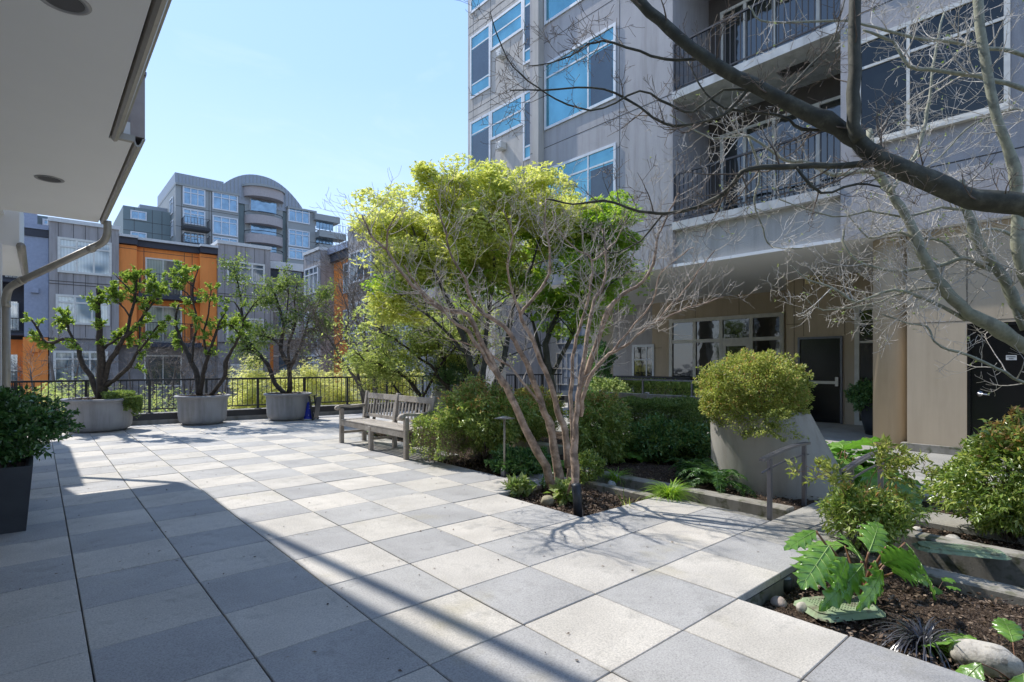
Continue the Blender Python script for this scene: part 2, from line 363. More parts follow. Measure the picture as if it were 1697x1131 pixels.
def leafdirs(d,g,out=.6,up=.35,rnd=.7): return unit(d*out+np.array([0,0,up])+g.normal(0,rnd,d.shape))
class Tree:
    def __init__(s,seed): s.r=random.Random(seed); s.big=MB(); s.tw=MB(); s.tips=[]; s.nodes=[]
    def limb(s,pts,r0,r1,k=3,n=8,wob=.0,tw=False,pw=1.):
        q=smooth_path(pts,k)
        if wob: q=[q[0]]+[p+Vector((s.r.gauss(0,wob),s.r.gauss(0,wob),s.r.gauss(0,wob))) for p in q[1:-1]]+[q[-1]]
        m=len(q); rad=[r0+(r1-r0)*(i/(m-1))**pw for i in range(m)]
        rad=[x*(1+s.r.uniform(-.07,.07)+(.22 if s.r.random()<.12 else 0)) for x in rad]
        (s.tw if tw else s.big).tube(q,rad,n); return q,rad
    def grow(s,p,d,L,r,lev,P_,tipf=None):
        """P_: dict wander, up, drop(list child spacing), ang, ratio, minr, nodes"""
        r_=s.r; ns=P_.get('seg',5); q=[Vector(p)]; rad=[r]; d=Vector(d).normalized(); dirs=[d]
        up=P_.get('up',.1); wan=P_.get('wander',.25); kink=P_.get('kink',0)
        for i in range(ns):
            d=(d+Vector((r_.gauss(0,wan),r_.gauss(0,wan),r_.gauss(0,wan)*.8+up))).normalized()
            q.append(q[-1]+d*L/ns); rad.append(max(P_['minr'],r*(1-.75*(i+1)/ns))); dirs.append(d)
        side=6 if r>.012 else (4 if r>.005 else 3)
        (s.big if r>P_.get('bigr',.02) else s.tw).tube(q,rad,side,cap=False)
        if lev<=0:
            s.tips.append((q[-1],dirs[-1])); 
            for i in range(1,ns): s.nodes.append((q[i],dirs[i]))
            return
        nc=P_['nc'][min(lev,len(P_['nc'])-1)]
        for j in range(nc):
            f=r_.uniform(.25,1.); i=min(ns-1,int(f*ns)); b=q[i].lerp(q[i+1],f*ns-i if i<ns else 0)
            a=R(r_.uniform(*P_.get('ang',(28,60)))); ax=dirs[i].orthogonal().normalized(); ax=Matrix.Rotation(r_.uniform(0,6.28),3,dirs[i])@ax
            nd=Matrix.Rotation(a,3,ax)@dirs[i]
            if P_.get('plane'): nd=Vector((nd.x,nd.y,nd.z*(1-P_['plane'])+.15*P_['plane'])).normalized()
            s.grow(b,nd,L*r_.uniform(*P_.get('ratio',(.45,.75))),max(P_['minr'],rad[i]*.62),lev-1,P_)
        s.tips.append((q[-1],dirs[-1]))
    def along(s,q,rad,n,L,lev,P_,f0=.15,f1=1.,upb=.2):
        for j in range(n):
            f=s.r.uniform(f0,f1)*(len(q)-1); i=min(int(f),len(q)-2); b=q[i].lerp(q[i+1],f-i); t=(q[i+1]-q[i]).normalized()
            a=Matrix.Rotation(s.r.uniform(0,6.28),3,t)@t.orthogonal().normalized(); d=(t*s.r.uniform(.3,.9)+a+Vector((0,0,upb))).normalized()
            s.grow(b,d,L*s.r.uniform(.5,1.15),max(P_['minr'],min(rad[i]*.5,P_.get('r0',.012))),lev,P_)
    def leaves(s,name,mat,parent,per,size,spread,seed,useN=True,**k):
        g=rngn(seed); T=s.tips+(s.nodes if useN else []); 
        if not T: return
        C=np.array([t[0][:] for t in T]);D=np.array([t[1][:] for t in T])
        C=np.repeat(C,per,0);D=np.repeat(D,per,0)
        C=C+g.normal(0,spread,C.shape); D=unit(D*.6+g.normal(0,.7,D.shape)+np.array([0,0,k.pop('upd',.2)]))
        return leafcloud(name,mat,parent,C,D,size,seed,**k)
    def rosettes(s,name,mat,parent,per,size,seed,pts=None,**k):
        g=rngn(seed); T=pts or s.tips; C=[];D=[]
        for p,d in T:
            d=np.array(d[:]); d=d/np.linalg.norm(d)
            o=unit(g.normal(0,1,(per,3))); dd=unit(o*1.0+d*.9+np.array([0,0,.25])); C.append(np.array(p[:])+d*g.uniform(-.9,.25,(per,1))*size*1.1); D.append(dd)
        return leafcloud(name,mat,parent,np.concatenate(C),np.concatenate(D),size,seed,**k)
def biglleaf(mb,base,tip,up,W,lobes=5,depth=.45,droop=.2,fold=.18,nt=30,na=3,wave=.03,seed=0,pw=.75):
    """one large lobed leaf blade from base to tip, facing up"""
    r=random.Random(seed); base=Vector(base);tip=Vector(tip);ax=tip-base;L=ax.length;ax=ax/L; S=ax.cross(Vector(up)).normalized();U=S.cross(ax)
    cols=[]; ph=r.uniform(0,6.28)
    for i in range(nt+1):
        t=i/nt; w=W*math.sin(math.pi*min(1,t**pw*.985+.012))**.8
        fr=(lobes*t)%1.0 if lobes else 1; lob=1-depth*(1-(fr/.8 if fr<.8 else (1-fr)/.2))**1.1 if lobes else 1; lob*=1-.10*abs(math.sin(t*lobes*3*math.pi)) if lobes else 1
        c=base+ax*(L*t)-U*(droop*L*t*t); row=[]
        for j in range(-na,na+1):
            s=j/na; sk=1-lob if False else 0
            ww=w*s*(lob if abs(j)==na else (1-(1-lob)*abs(s)*.6))
            fwd=abs(s)*w*.35 if lobes else 0
            rip=math.sin(t*math.pi*2*max(3,lobes)+s*2+ph)*wave*abs(s)*W*2
            row.append(c+S*ww+ax*fwd+U*(abs(ww)*fold+rip-(.5*ww*ww/W if W else 0)))
        cols.append(row)
    n=2*na+1; vs=[p for row in cols for p in row]
    fs=[(i*n+j,i*n+j+1,(i+1)*n+j+1,(i+1)*n+j) for i in range(nt) for j in range(n-1)]
    mb.add(vs,fs,True)
    V=MB(); off=U*.0022+S*0; V.tube([cols[i][na]+off for i in range(0,nt+1,2)],[max(.0008,W*.028*(1-i/nt)) for i in range(0,nt+1,2)],5)
    if lobes:
        for l in range(lobes*1):
            for sg in (-1,1):
                i0=int(nt*(l+.10)/lobes); i1=min(nt,int(nt*(l+.78)/lobes)); pts=[]
                for u in range(5):
                    f=u/4; ii=i0+(i1-i0)*f; jj=na+sg*na*f*.94; a0=int(ii); a1=min(nt,a0+1); b0=int(jj) if sg>0 else int(math.ceil(jj)); b1=min(2*na,max(0,b0+sg)); ft=ii-a0; fj=abs(jj-b0)
                    pts.append((cols[a0][b0]*(1-ft)+cols[a1][b0]*ft)*(1-fj)+(cols[a0][b1]*(1-ft)+cols[a1][b1]*ft)*fj+U*.0020)
                V.tube(pts,[W*.013,W*.011,W*.009,W*.006,W*.003],4)
    return V
def acanthus(parent,c,n,size,seed,ang=(0,360),name='leaf',el=(25,70),W=.42,lobes=5,depth=.5,mat='acan',pet=True):
    r=random.Random(seed); c=Vector(c)
    stems=MB()
    for i in range(n):
        a=R(ang[0]+(ang[1]-ang[0])*(i+r.uniform(.2,.8))/n); e=R(r.uniform(*el)); L=size*r.uniform(.7,1.1)
        d=Vector((math.cos(a)*math.cos(e),math.sin(a)*math.cos(e),math.sin(e)))
        b=c+Vector((math.cos(a),math.sin(a),0))*.03; k=b+d*L*.6; h=Vector((math.cos(a),math.sin(a),0))
        stems.tube(smooth_path([b,b+d*L*.3+Vector((0,0,.03*L)),k],3),[.011*size/.6,.008*size/.6,.006*size/.6,.006*size/.6,.005*size/.6,.005*size/.6,.005*size/.6],5)
        mb=MB(); veins=size>.3; e2=e-R(r.uniform(35,70)); d2=h*math.cos(e2)+Vector((0,0,math.sin(e2)))
        vn=biglleaf(mb,k,k+d2*L*.72,Vector((r.uniform(-.25,.25),r.uniform(-.25,.25),1)),L*W,lobes,depth,r.uniform(.15,.35),.2,44 if lobes else 14,3,.03,seed*77+i)
        lf=mb.build(name,M[mat],parent)
        if veins: vn.build('veins',M['vein'],lf)
    stems.build('leaf_stems',M['petiole'],parent)
def grasstuft(mb,c,n,L,seed,w=.008,spread=(20,85),curl=1.,zmin=None):
    r=random.Random(seed); c=Vector(c)
    for i in range(n):
        a=r.uniform(0,6.28); e=R(r.uniform(*spread)); l=L*r.uniform(.6,1.15); h=Vector((math.cos(a),math.sin(a),0)); s=Vector((-h.y,h.x,0))
        p=c+h*r.uniform(0,.04)+s*r.uniform(-.03,.03); vs=[];m=7; ee=e
        for k in range(m+1):
            ww=w*(1-(k/m)**1.6)+.0008; vs+=[p-s*ww,p+s*ww]
            p=p+(h*math.cos(ee)+Vector((0,0,math.sin(ee))))*l/m; ee-=R(r.uniform(10,20))*curl
            if zmin is not None and p.z<zmin: p.z=zmin+.004; ee=0
        mb.add(vs,[(2*k,2*k+1,2*k+3,2*k+2) for k in range(m)],True)
def rock(name,c,r,seed,mat,label,rot=0,group=None,cat='rock'):
    g=rngn(seed); h=lump(g,6,1.7); h2=lump(g,8,6); mb=MB(); n=28;m=18; vs=[]
    Rm=Matrix.Rotation(rot,3,'Z')
    for i in range(m+1):
        th=math.pi*i/m
        for k in range(n):
            ph=2*math.pi*k/n; d=np.array([[math.sin(th)*math.cos(ph),math.sin(th)*math.sin(ph),math.cos(th)]])
            s=1+.09*h(d)[0]+.02*h2(d)[0]; v=Rm@Vector((d[0][0]*r[0]*s,d[0][1]*r[1]*s,d[0][2]*r[2]*s)); vs.append(Vector(c)+v)
    fs=[(i*n+k,(i+1)*n+k,(i+1)*n+(k+1)%n,i*n+(k+1)%n) for i in range(m) for k in range(n)]
    mb.add(vs,fs,True); return tag(mb.build(name,M[mat],None,c),label,cat,group)
# ---------------------------------------------------------------- facades
class Fac:
    """wall plane x=c (facing -x) or y=c (facing -y); h runs along the wall"""
    def __init__(s,axis,c): s.a=axis; s.c=c
    def h(s,px): 
        d=ray(px,604.); 
        return (CAM+d*((s.c-CAM.x)/d.x)).y if s.a=='x' else (CAM+d*((s.c-CAM.y)/d.y)).x
    def z(s,px,py):
        p=onx(px,py,s.c) if s.a=='x' else ony(px,py,s.c); return p.z
    def pt(s,h,z,d=0): return Vector((s.c-d,h,z)) if s.a=='x' else Vector((h,s.c-d,z))
    def box(s,mb,h0,h1,z0,z1,d0,d1,c=0):
        a=s.pt(min(h0,h1),min(z0,z1),d0); b=s.pt(max(h0,h1),max(z0,z1),d1)
        (mb.bbox(a,b,c) if c else mb.box(a,b)); return mb
    def window(s,par,h0,h1,z0,z1,vs=(),hs=(),fm='frame',gm='gl_far',fw=.07,d=.05,pd=.015,name='window',mw=.045,sill=False):
        h0,h1=min(h0,h1),max(h0,h1); f=MB(); 
        s.box(f,h0-fw/2,h0+fw/2,z0-fw/2,z1+fw/2,pd,d); s.box(f,h1-fw/2,h1+fw/2,z0-fw/2,z1+fw/2,pd,d)
        s.box(f,h0+fw/2,h1-fw/2,z0-fw/2,z0+fw/2,pd,d-.003); s.box(f,h0+fw/2,h1-fw/2,z1-fw/2,z1+fw/2,pd,d-.003)
        for v in vs: s.box(f,v-mw/2,v+mw/2,z0+fw/2,z1-fw/2,pd,d-.006)
        for q in hs:
            if isinstance(q,tuple): s.box(f,q[1],q[2],q[0]-mw/2,q[0]+mw/2,pd,d-.009)
            else: s.box(f,h0+fw/2,h1-fw/2,q-mw/2,q+mw/2,pd,d-.009)
        if sill: s.box(f,h0-.06,h1+.06,z0-fw/2-.05,z0-fw/2,0,d+.05)
        o=f.build(name,M[fm],par); g=MB(); s.box(g,h0,h1,z0,z1,-.01,pd+.002 if pd>0 else .004); g.build('pane',M[gm],o); return o
    def railing(s,par,h0,h1,z0,z1,d,sp=.11,ends=0,mat='darkmetal',r=.009,name='balcony_railing'):
        f=MB(); h0,h1=min(h0,h1),max(h0,h1)
        s.box(f,h0,h1,z1-.04,z1,d-.025,d+.025); s.box(f,h0,h1,z0+.06,z0+.09,d-.015,d+.015)
        n=max(2,int((h1-h0)/sp))
        for i in range(n+1):
            h=h0+(h1-h0)*i/n; s.box(f,h-r,h+r,z0+.09,z1-.04,d-r,d+r)
        if ends:
            for h in (h0,h1):
                s.box(f,h-.02,h+.02,z1-.039,z1+.001,0,d-.026)
                for j in range(int(ends/sp)): q=j*sp+.05; s.box(f,h-r,h+r,z0+.03,z1-.04,q-r,q+r)
        return f.build(name,M[mat],par)
CS=.608
def gx(a): return a*CS
def gy(b): return -b*CS
# rail line along the far edge of the terrace
RL0=Vector((-.06,12.8,0)); RLD=Vector((.9946,-.1034,0)).normalized()
def rl_y(x): return RL0.y+(x-RL0.x)*RLD.y/RLD.x
# ---------------------------------------------------------------- ground structures
st=MB(); st.add([(-600,-300,-6.2),(900,-300,-6.2),(900,1200,-6.2),(-600,1200,-6.2)],[(0,1,2,3)]); structure(st,'street_ground',M['street'])
pod=MB(); ya,yb=rl_y(-14),rl_y(15.5)
top=[(-14,-12),(2.9,-12),(2.9,-1.26),(4.9,-1.26),(4.9,2.2),(4.3,2.2),(4.3,4.2),(4.9,4.2),(4.9,9),(15.5,9),(15.5,yb),(-14,ya)]
# podium: sub base under the pavers, and a lower base below the beds
def prism(mb,poly,z0,z1):
    n=len(poly); mb.add([(x,y,z0) for x,y in poly]+[(x,y,z1) for x,y in poly],[tuple(range(n-1,-1,-1)),tuple(range(n,2*n))]+[(i,(i+1)%n,n+(i+1)%n,n+i) for i in range(n)])
prism(pod,[(-14,-12),(20,-12),(20,rl_y(20)),(-14,ya)],-6.2,-.5)
structure(pod,'podium',M['concd'])
sub=MB()
def inpoly_tile(i,j):
    x=(i+.5)*CS;b=j+.5
    if j>=2: return i<5
    if j>=-1: return i<8
    if j>=-3: return i<6
    if j==-4: return i<8
    if j>=-7: return i<7
    if j>=-13: return i<8
    return i<24
tl,td=MB(),MB(); cells=[]
rr=random.Random(3)
def clipline(poly):
    out=[];f=lambda p:rl_y(p[0])-.02-p[1]
    for k in range(len(poly)):
        a,b=poly[k],poly[(k+1)%len(poly)]; fa,fb=f(a),f(b)
        if fa>=0: out.append(a)
        if (fa>=0)!=(fb>=0):
            t=fa/(fa-fb); out.append((a[0]+(b[0]-a[0])*t,a[1]+(b[1]-a[1])*t))
    return out
for i in range(-12,24):
    for j in range(-22,9):
        if not inpoly_tile(i,j): continue
        g=.0035; x0,x1=gx(i)+g,gx(i+1)-g; y0,y1=gy(j+1)+g,gy(j)-g
        full=rl_y(x1)-.02>y1; poly=[(x0,y0),(x1,y0),(x1,y1),(x0,y1)]
        dz=rr.uniform(-.0022,.0022); t=[rr.uniform(-.0012,.0012) for _ in range(2)]
        mb=td if (i+j)%2 else tl
        if i<0 and rr.random()<.35: mb=tl
        if full:
            n0=len(mb.v); mb.bbox((x0,y0,-.05),(x1,y1,0),.004)
            cx,cy=(x0+x1)/2,(y0+y1)/2
            for q in range(n0,len(mb.v)):
                v=mb.v[q]; mb.v[q]=(v[0],v[1],v[2]+dz+t[0]*(v[0]-cx)*3+t[1]*(v[1]-cy)*3)
        else:
            poly=clipline(poly)
            if len(poly)>=3: prism(mb,poly,-.05,dz)
        cells.append((i,j))
structure(tl,'paving_light',M['tile_light']); structure(td,'paving_dark',M['tile_dark'])
for (i0,i1,j0,j1) in ((-24,5,2,20),(-24,8,-1,2),(-24,6,-3,-1),(-24,8,-4,-3),(-24,7,-7,-4),(-24,8,-13,-7)):
    sub.box((gx(i0),gy(j1)+.001,-.5),(gx(i1)-.008,gy(j0)-.001,-.0525))
prism(sub,[(gx(-24),gy(-13)),(gx(24),gy(-13)),(gx(24),rl_y(gx(24))-.03),(gx(-24),rl_y(gx(-24))-.03)],-.5,-.0525)
structure(sub,'paving_base',M['concd'])
# path slabs behind the beds and the little bridge
ps=MB(); 
def slabs(x0,x1,y0,y1,s,z=0):
    nx=max(1,round((x1-x0)/s)); ny=max(1,round((y1-y0)/s)); 
    for i in range(nx):
        for j in range(ny):
            a=x0+(x1-x0)*i/nx;b=x0+(x1-x0)*(i+1)/nx;c=y0+(y1-y0)*j/ny;d=y0+(y1-y0)*(j+1)/ny
            ps.bbox((a+.005,c+.005,z-.07),(b-.005,d-.005,z+rr.uniform(-.002,.002)),.005)
slabs(4.87,7.1,gy(2),gy(1),.75); slabs(7.1,16.9,-6.2,-.6,1.22); slabs(8.25,16.9,-.6,7.85,1.22)
structure(ps,'path_slabs',M['slab'])
pb=MB(); pb.box((7.12,-6.2,-.5),(17,-.61,-.075)); pb.box((8.27,-.6,-.5),(17,7.8,-.075)); pb.box((5.26,gy(2)+.03,-.2),(7.1,gy(1)-.03,-.075)); structure(pb,'path_base',M['concd'])
def soil(name,x0,x1,y0,y1,z,res,amp,seed,edge=.02):
    g=rngn(seed); nx=max(2,int((x1-x0)/res));ny=max(2,int((y1-y0)/res)); X,Y=np.meshgrid(np.linspace(x0,x1,nx+1),np.linspace(y0,y1,ny+1),indexing='ij')
    K=g.normal(0,6,(8,2));ph=g.uniform(0,6.28,8); Z=z+amp*.5*sum(np.sin(X*K[q,0]+Y*K[q,1]+ph[q]) for q in range(8))/2.8+g.normal(0,amp*.22,X.shape)
    mb=MB(); mb.add(list(zip(X.ravel(),Y.ravel(),Z.ravel())),[(i*(ny+1)+j,(i+1)*(ny+1)+j,(i+1)*(ny+1)+j+1,i*(ny+1)+j+1) for i in range(nx) for j in range(ny)],True)
    structure(mb,name,M['soil'])
BEDS=[('soil_bed',3.05,4.66,-4.9,gy(2)-.01,-.15,.03,.035),('soil_bed',gx(6)+.01,4.86,gy(-1)+.01,gy(-3)-.01,-.09,.03,.03),
 ('soil_bed',gx(7)+.01,4.86,gy(-3)+.01,2.6,-.07,.06,.03),('soil_bed',gx(7)+.01,4.87,gy(-4)+.0,4.25,-.06,.05,.03),('soil_bed',gx(8)+.01,8.22,2.25,7.85,-.03,.07,.04),
 ('soil_bed',5.44,8.22,-.6,2.3,-.01,.05,.04),('soil_bed',5.44,5.95,-5,gy(2)-.01,-.06,.04,.03),('soil_bed',6.3,7.11,-5,gy(2)-.01,-.14,.05,.03),('soil_bed',5.9,6.4,-5,gy(2)-.01,-.16,.06,.02)]
for k,b in enumerate(BEDS): soil(*b,40+k)
ch=[];chd=[]; g0=rngn(9)
for b,n in zip(BEDS,(9000,5000,900,1200,1500,2600,1500,900,10)):
    nn=n; x=g0.uniform(b[1]+.02,b[2]-.02,nn);y=g0.uniform(b[3]+.02,b[4]-.02,nn); ch.append(np.stack([x,y,np.full(nn,b[5]+b[7]*.35)+g0.uniform(-.3,.6,nn)*b[7]],1))
ch=np.concatenate(ch); d=g0.normal(0,1,ch.shape);d[:,2]*=.3
M['chip']=leafmat('bark chip',G((.03,.02,.015),(.09,.06,.042),(.17,.12,.085),(.26,.2,.15)),0,.9)
o=leafcloud('bark_chips',M['chip'],None,ch,d,.026,4,aspect=.5,fold=.1,jit=.6); tag(o,'brown bark chips strewn over the soil of the beds','mulch',kind='stuff')
# channel walls
def wall(name,boxes,mat,label,cat='low wall',c=.012):
    mb=MB()
    for a,b in boxes: mb.bbox(a,b,c)
    o=mb.build(name,M[mat],None,boxes[0][0]); tag(o,label,cat); return o
wall('kerb_wall',[((4.665,-5,-.5),(4.86,gy(2)-.012,-.085))],'conc','mossy low concrete kerb between the near mulch bed and the channel')
wall('kerb_wall',[((4.875,gy(1)+.012,-.5),(5.0,2.0,-.012))],'conc','narrow concrete kerb edging the paved terrace beside the maple bed')
wall('retaining_wall',[((5.25,-5,-.5),(5.43,gy(2)-.012,.02))],'conc','sunlit concrete retaining wall under the big bright shrub on the right')
wall('retaining_wall',[((5.26,gy(1)+.012,-.5),(5.44,2.3,.03))],'conc','shaded concrete retaining wall below the fern and the big concrete planter')
wall('stone_edging',[((6.1,3.3,-.2),(6.3,5.3,.11))],'rockm','rough edged low stone wall in the bed behind the multi-stem tree')
wall('concrete_plank',[((5.93,-3.9,-.07),(6.38,gy(2)-.02,.0))],'slab','long concrete plank lying across the bed beside the bridge','plank')
# kerb under the railing
kb=MB()
n3=Vector((-RLD.y,RLD.x,0))
def rlp(s,off,z): p=RL0+RLD*s+n3*off; return Vector((p.x,p.y,z))
def kbox(mb,s0,s1,o0,o1,z0,z1):
    vs=[rlp(s0,o0,z0),rlp(s1,o0,z0),rlp(s1,o1,z0),rlp(s0,o1,z0),rlp(s0,o0,z1),rlp(s1,o0,z1),rlp(s1,o1,z1),rlp(s0,o1,z1)]
    mb.add(vs,[(0,3,2,1),(4,5,6,7),(0,1,5,4),(1,2,6,5),(2,3,7,6),(3,0,4,7)])
kbox(kb,-14,15,0,.34,-.5,.10); kbox(kb,-14,15,.03,.34,.1,.255)
tag(kb.build('kerb_wall',M['kerb'],None,RL0),'long dark edged concrete kerb under the terrace railing','low wall')
# railing
rt=thing('railing','long black metal railing with thin balusters behind the three round planters','railing',rlp(0,.2,.255))
a=MB(); kbox(a,-5,14.8,.17,.235,1.03,1.075); a.build('top_rail',M['darkmetal'],rt)
a=MB(); kbox(a,-5,14.8,.185,.22,.335,.365); a.build('bottom_rail',M['darkmetal'],rt)
a=MB(); kbox(a,-5,14.8,.022,.03,.10,.252); a.build('fascia_strip',M['darkmetal'],rt)
s=.68-1.2*4
while s<14.9:
    a=MB(); kbox(a,s-.028,s+.028,.175,.23,.25,1.03); kbox(a,s-.07,s+.07,.13,.28,.255,.27); a.build('post',M['darkmetal'],rt); s+=1.2
a=MB(); s=-5+.06
while s<14.8: kbox(a,s-.008,s+.008,.194,.21,.365,1.03); s+=.118
tag(a.build('balusters',M['darkmetal'],rt),kind='stuff')
# ---------------------------------------------------------------- near building (left)
nb=thing('near_building','pale soffited building overhanging the terrace at upper left','building',(-1,8,0))
a=MB(); a.box((-9,-9,3.6),(.318,3.66,3.8)); a.box((-9,3.663,3.603),(.505,7.65,3.8)); a.build('soffit',M['soffit'],nb)
a=MB(); a.box((.30,-9,3.63),(.325,3.64,3.84)); a.box((.49,3.66,3.63),(.512,7.66,3.84)); a.box((-9,7.64,3.63),(.49,7.665,3.84)); a.build('fascia',M['pinkp'],nb)
def gutter(y0,y1,x,name='gutter'):
    m=MB(); prof=[(0,3.66),(.02,3.60),(.06,3.575),(.11,3.585),(.135,3.62),(.15,3.66),(.19,3.675),(.19,3.69),(.14,3.68),(.12,3.63),(.08,3.60),(.05,3.60),(.03,3.64),(.03,3.7),(0,3.7)]
    n=len(prof); prof=[(p*.52,3.575+(z-3.575)*.85) for p,z in prof]; vs=[(x+p,y0,z) for p,z in prof]+[(x+p,y1,z) for p,z in prof]
    m.add(vs,[tuple(range(n)),tuple(range(2*n-1,n-1,-1))]+[(i,(i+1)%n,n+(i+1)%n,n+i) for i in range(n)]); return m.build(name,M['chrome'],nb)
gutter(-9,3.655,.328); gutter(3.665,7.62,.516)
a=MB(); a.box((.328,3.60,3.60),(.512,3.656,3.66)); a.build('gutter_return',M['chrome'],nb)
a=MB(); a.box((-9,3.67,3.68),(.612,7.60,4.30)); a.build('parapet',M['pinkp'],nb)
a=MB(); a.box((-9,3.64,4.301),(.622,7.62,4.33)); a.build('parapet_cap',M['greymetal'],nb)
a=MB(); prism(a,[(-9,-9),(1.9,-9),(.28,5.69),(-.12,9.13),(-9,9.13)],7.9,8.1); a.build('added_shadow_slab',M['soffit'],nb)  # added unseen slab, its edge slanted to cast the terrace shadow
a=MB(); a.tube([(2.0,-9,8.3),(.43,5.93,8.3),(.03,9.3,8.3)],.055,8); a.build('added_shadow_bar',M['greymetal'],nb)  # bar added out of view to cast the thin outer shadow band
a=MB(); a.box((-9,-9,3.8),(-.6,9.0,7.9)); a.build('upper_wall',M['soffit'],nb)
a=MB(); a.box((-9,-9,-.05),(-3.2,8.6,3.6)); a.build('ground_wall',M['stucco2'],nb)
a=MB(); a.bbox((-1.0,8.6,0),(-.62,8.98,3.3),.01); a.build('corner_post',M['soffit2'],nb)
a=MB(); a.box((-9,8.98,3.32),(-.42,13.0,4.6)); a.build('side_beam',M['soffit'],nb)
a=MB(); a.tube([(-.40,8.9,3.32),(-.40,13.0,3.34)],.06,8); a.build('gutter',M['chrome'],nb)
for px,py,r in ((106,2,.10),(82,297,.105)):
    c=onz(px,py,3.6); f=MB(); f.lathe([(r,0),(r+.015,-.006),(r+.03,-.004),(r+.034,.001)],(c.x,c.y,3.599),32); o=f.build('recessed_light',M['lightlens'],nb)
    g_=MB(); g_.lathe([(.0,-.002),(r*.55,-.002),(r,-.0035)],(c.x,c.y,3.5995),32); g_.build('lens',M['lampdark'],o)
dp=thing('downspout','tan metal downspout slanting from the gutter corner to the wall at left','downspout',(-.5,8.5,0))
pts=[(.60,7.42,3.6),(.60,7.44,3.42),(.56,7.5,3.30),(.48,7.58,3.23)]
a=MB(); a.tube(smooth_path([Vector(p) for p in pts],4),.052,12); a.build('elbow',M['chrome'],dp)
a=MB(); a.tube([(.50,7.56,3.245),(-.46,8.45,2.66)],.052,12); a.build('pipe',M['chrome'],dp)
a=MB(); a.tube(smooth_path([Vector(p) for p in [(-.40,8.4,2.69),(-.52,8.5,2.6),(-.56,8.53,2.45),(-.56,8.53,2.3)]],4),.055,12); a.build('elbow',M['chrome'],dp)
a=MB(); a.tube([(-.56,8.53,2.4),(-.56,8.53,0)],.052,12); a.build('pipe',M['chrome'],dp)
for q,w in (((.44,7.62,3.2),(.40,7.66,3.18)),((-.36,8.36,2.72),(-.40,8.4,2.70))):
    a=MB(); a.tube([q,w],.06,14); a.build('joint_band',M['chrome'],dp)
# ---------------------------------------------------------------- tower on the right
XR=10.518; XL=11.09
tw=thing('tower','tall lavender grey apartment tower with teal windows and recessed balconies','building',(12,2,0))
FR=Fac('x',XR);FL=Fac('x',XL)
yb0,yb1=.65,4.03
a=MB()
a.box((XR,yb1,3.6),(XR+1.6,8.72,26)); a.box((XR,-9,3.6),(XR+1.6,yb0,26))
a.build('wall',M['stucco'],tw)
a=MB(); a.box((XR-.22,8.14,3.602),(XR-.002,8.38,26)); a.build('pilaster',M['stucco2'],tw)
a=MB(); a.box((XL,8.722,3.602),(XL+3,12.5,26)); a.build('wall',M['stucco2'],tw)
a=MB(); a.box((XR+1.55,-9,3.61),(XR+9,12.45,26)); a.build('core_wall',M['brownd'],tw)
# panel joints (thin dark reveals, 3 mm proud sheets)
a=MB()
for z in (4.55,7.47,10.41,13.35):
    FR.box(a,4.06,8.70,z,z+.018,-.002,.003); FR.box(a,-9,.62,z,z+.018,-.002,.003)
for z in (4.62,7.2,10.14,13.08): FL.box(a,8.75,12.48,z,z+.016,-.002,.003); 
for z in (6.9,9.84,12.78): FL.box(a,8.75,12.48,z+.06,z+.07,-.002,.003)
for h in (5.5,): FR.box(a,h,h+.012,3.65,26,-.002,.004)
for h in (9.62,11.24,12.2): FL.box(a,h,h+.010,3.65,26,-.002,.004)
a.build('panel_joints',M['reveal'],tw)
for k in range(-2,4):
    z=5.05+2.94*k
    if z<3.8 or z>14: continue
    FR.window(tw,5.63,8.06,z,z+1.78,[6.49],[z+1.40],'framew','gl_teal',.07,.045)
    g_=MB(); FR.box(g_,5.70,6.42,z+.06,z+1.33,.012,.022); g_.build('insect_screen',M['gl_dark'],tw)
for k in range(-2,3):
    z=7.65+2.94*k
    if z<4: continue
    FL.window(tw,11.26,12.3,z,z+2.07,[],[z+.42,z+1.65],'framew','gl_teal',.08,.04)
    g_=MB(); FL.box(g_,11.33,12.22,z+.47,z+1.6,.012,.022); g_.build('insect_screen',M['gl_dark'],tw)
    FL.window(tw,9.66,11.17,z+1.18,z+2.07,[],[z+1.62],'framew','gl_teal',.08,.04)
    FL.window(tw,9.12,9.58,z+.05,z+2.07,[],[z+.42,z+1.78],'framew','gl_teal',.07,.04)
    g_=MB(); FL.box(g_,9.18,9.52,z+.47,z+1.73,.012,.022); g_.build('insect_screen',M['gl_dark'],tw)
    f=MB(); f.bbox((XL-.26,10.42,z+.62),(XL,10.68,z+.86),.02); o=f.build('wall_lamp',M['white'],tw)
    f=MB(); 
    for dy in (.07,.19):
        for dz in (.06,.13): f.box((XL-.264,10.42+dy-.014,z+.62+dz-.012),(XL-.26,10.42+dy+.014,z+.62+dz+.012))
    f.build('vent_hole',M['reveal'],o)
a=MB(); a.tube([(XL-.07,8.93,3.7),(XL-.07,8.93,26)],.05,10); a.build('drain_pipe',M['chrome'],tw)
a=MB(); a.tube([(XL-.05,8.80,3.7),(XL-.05,8.80,26)],.03,8); a.build('drain_pipe',M['greymetal'],tw)
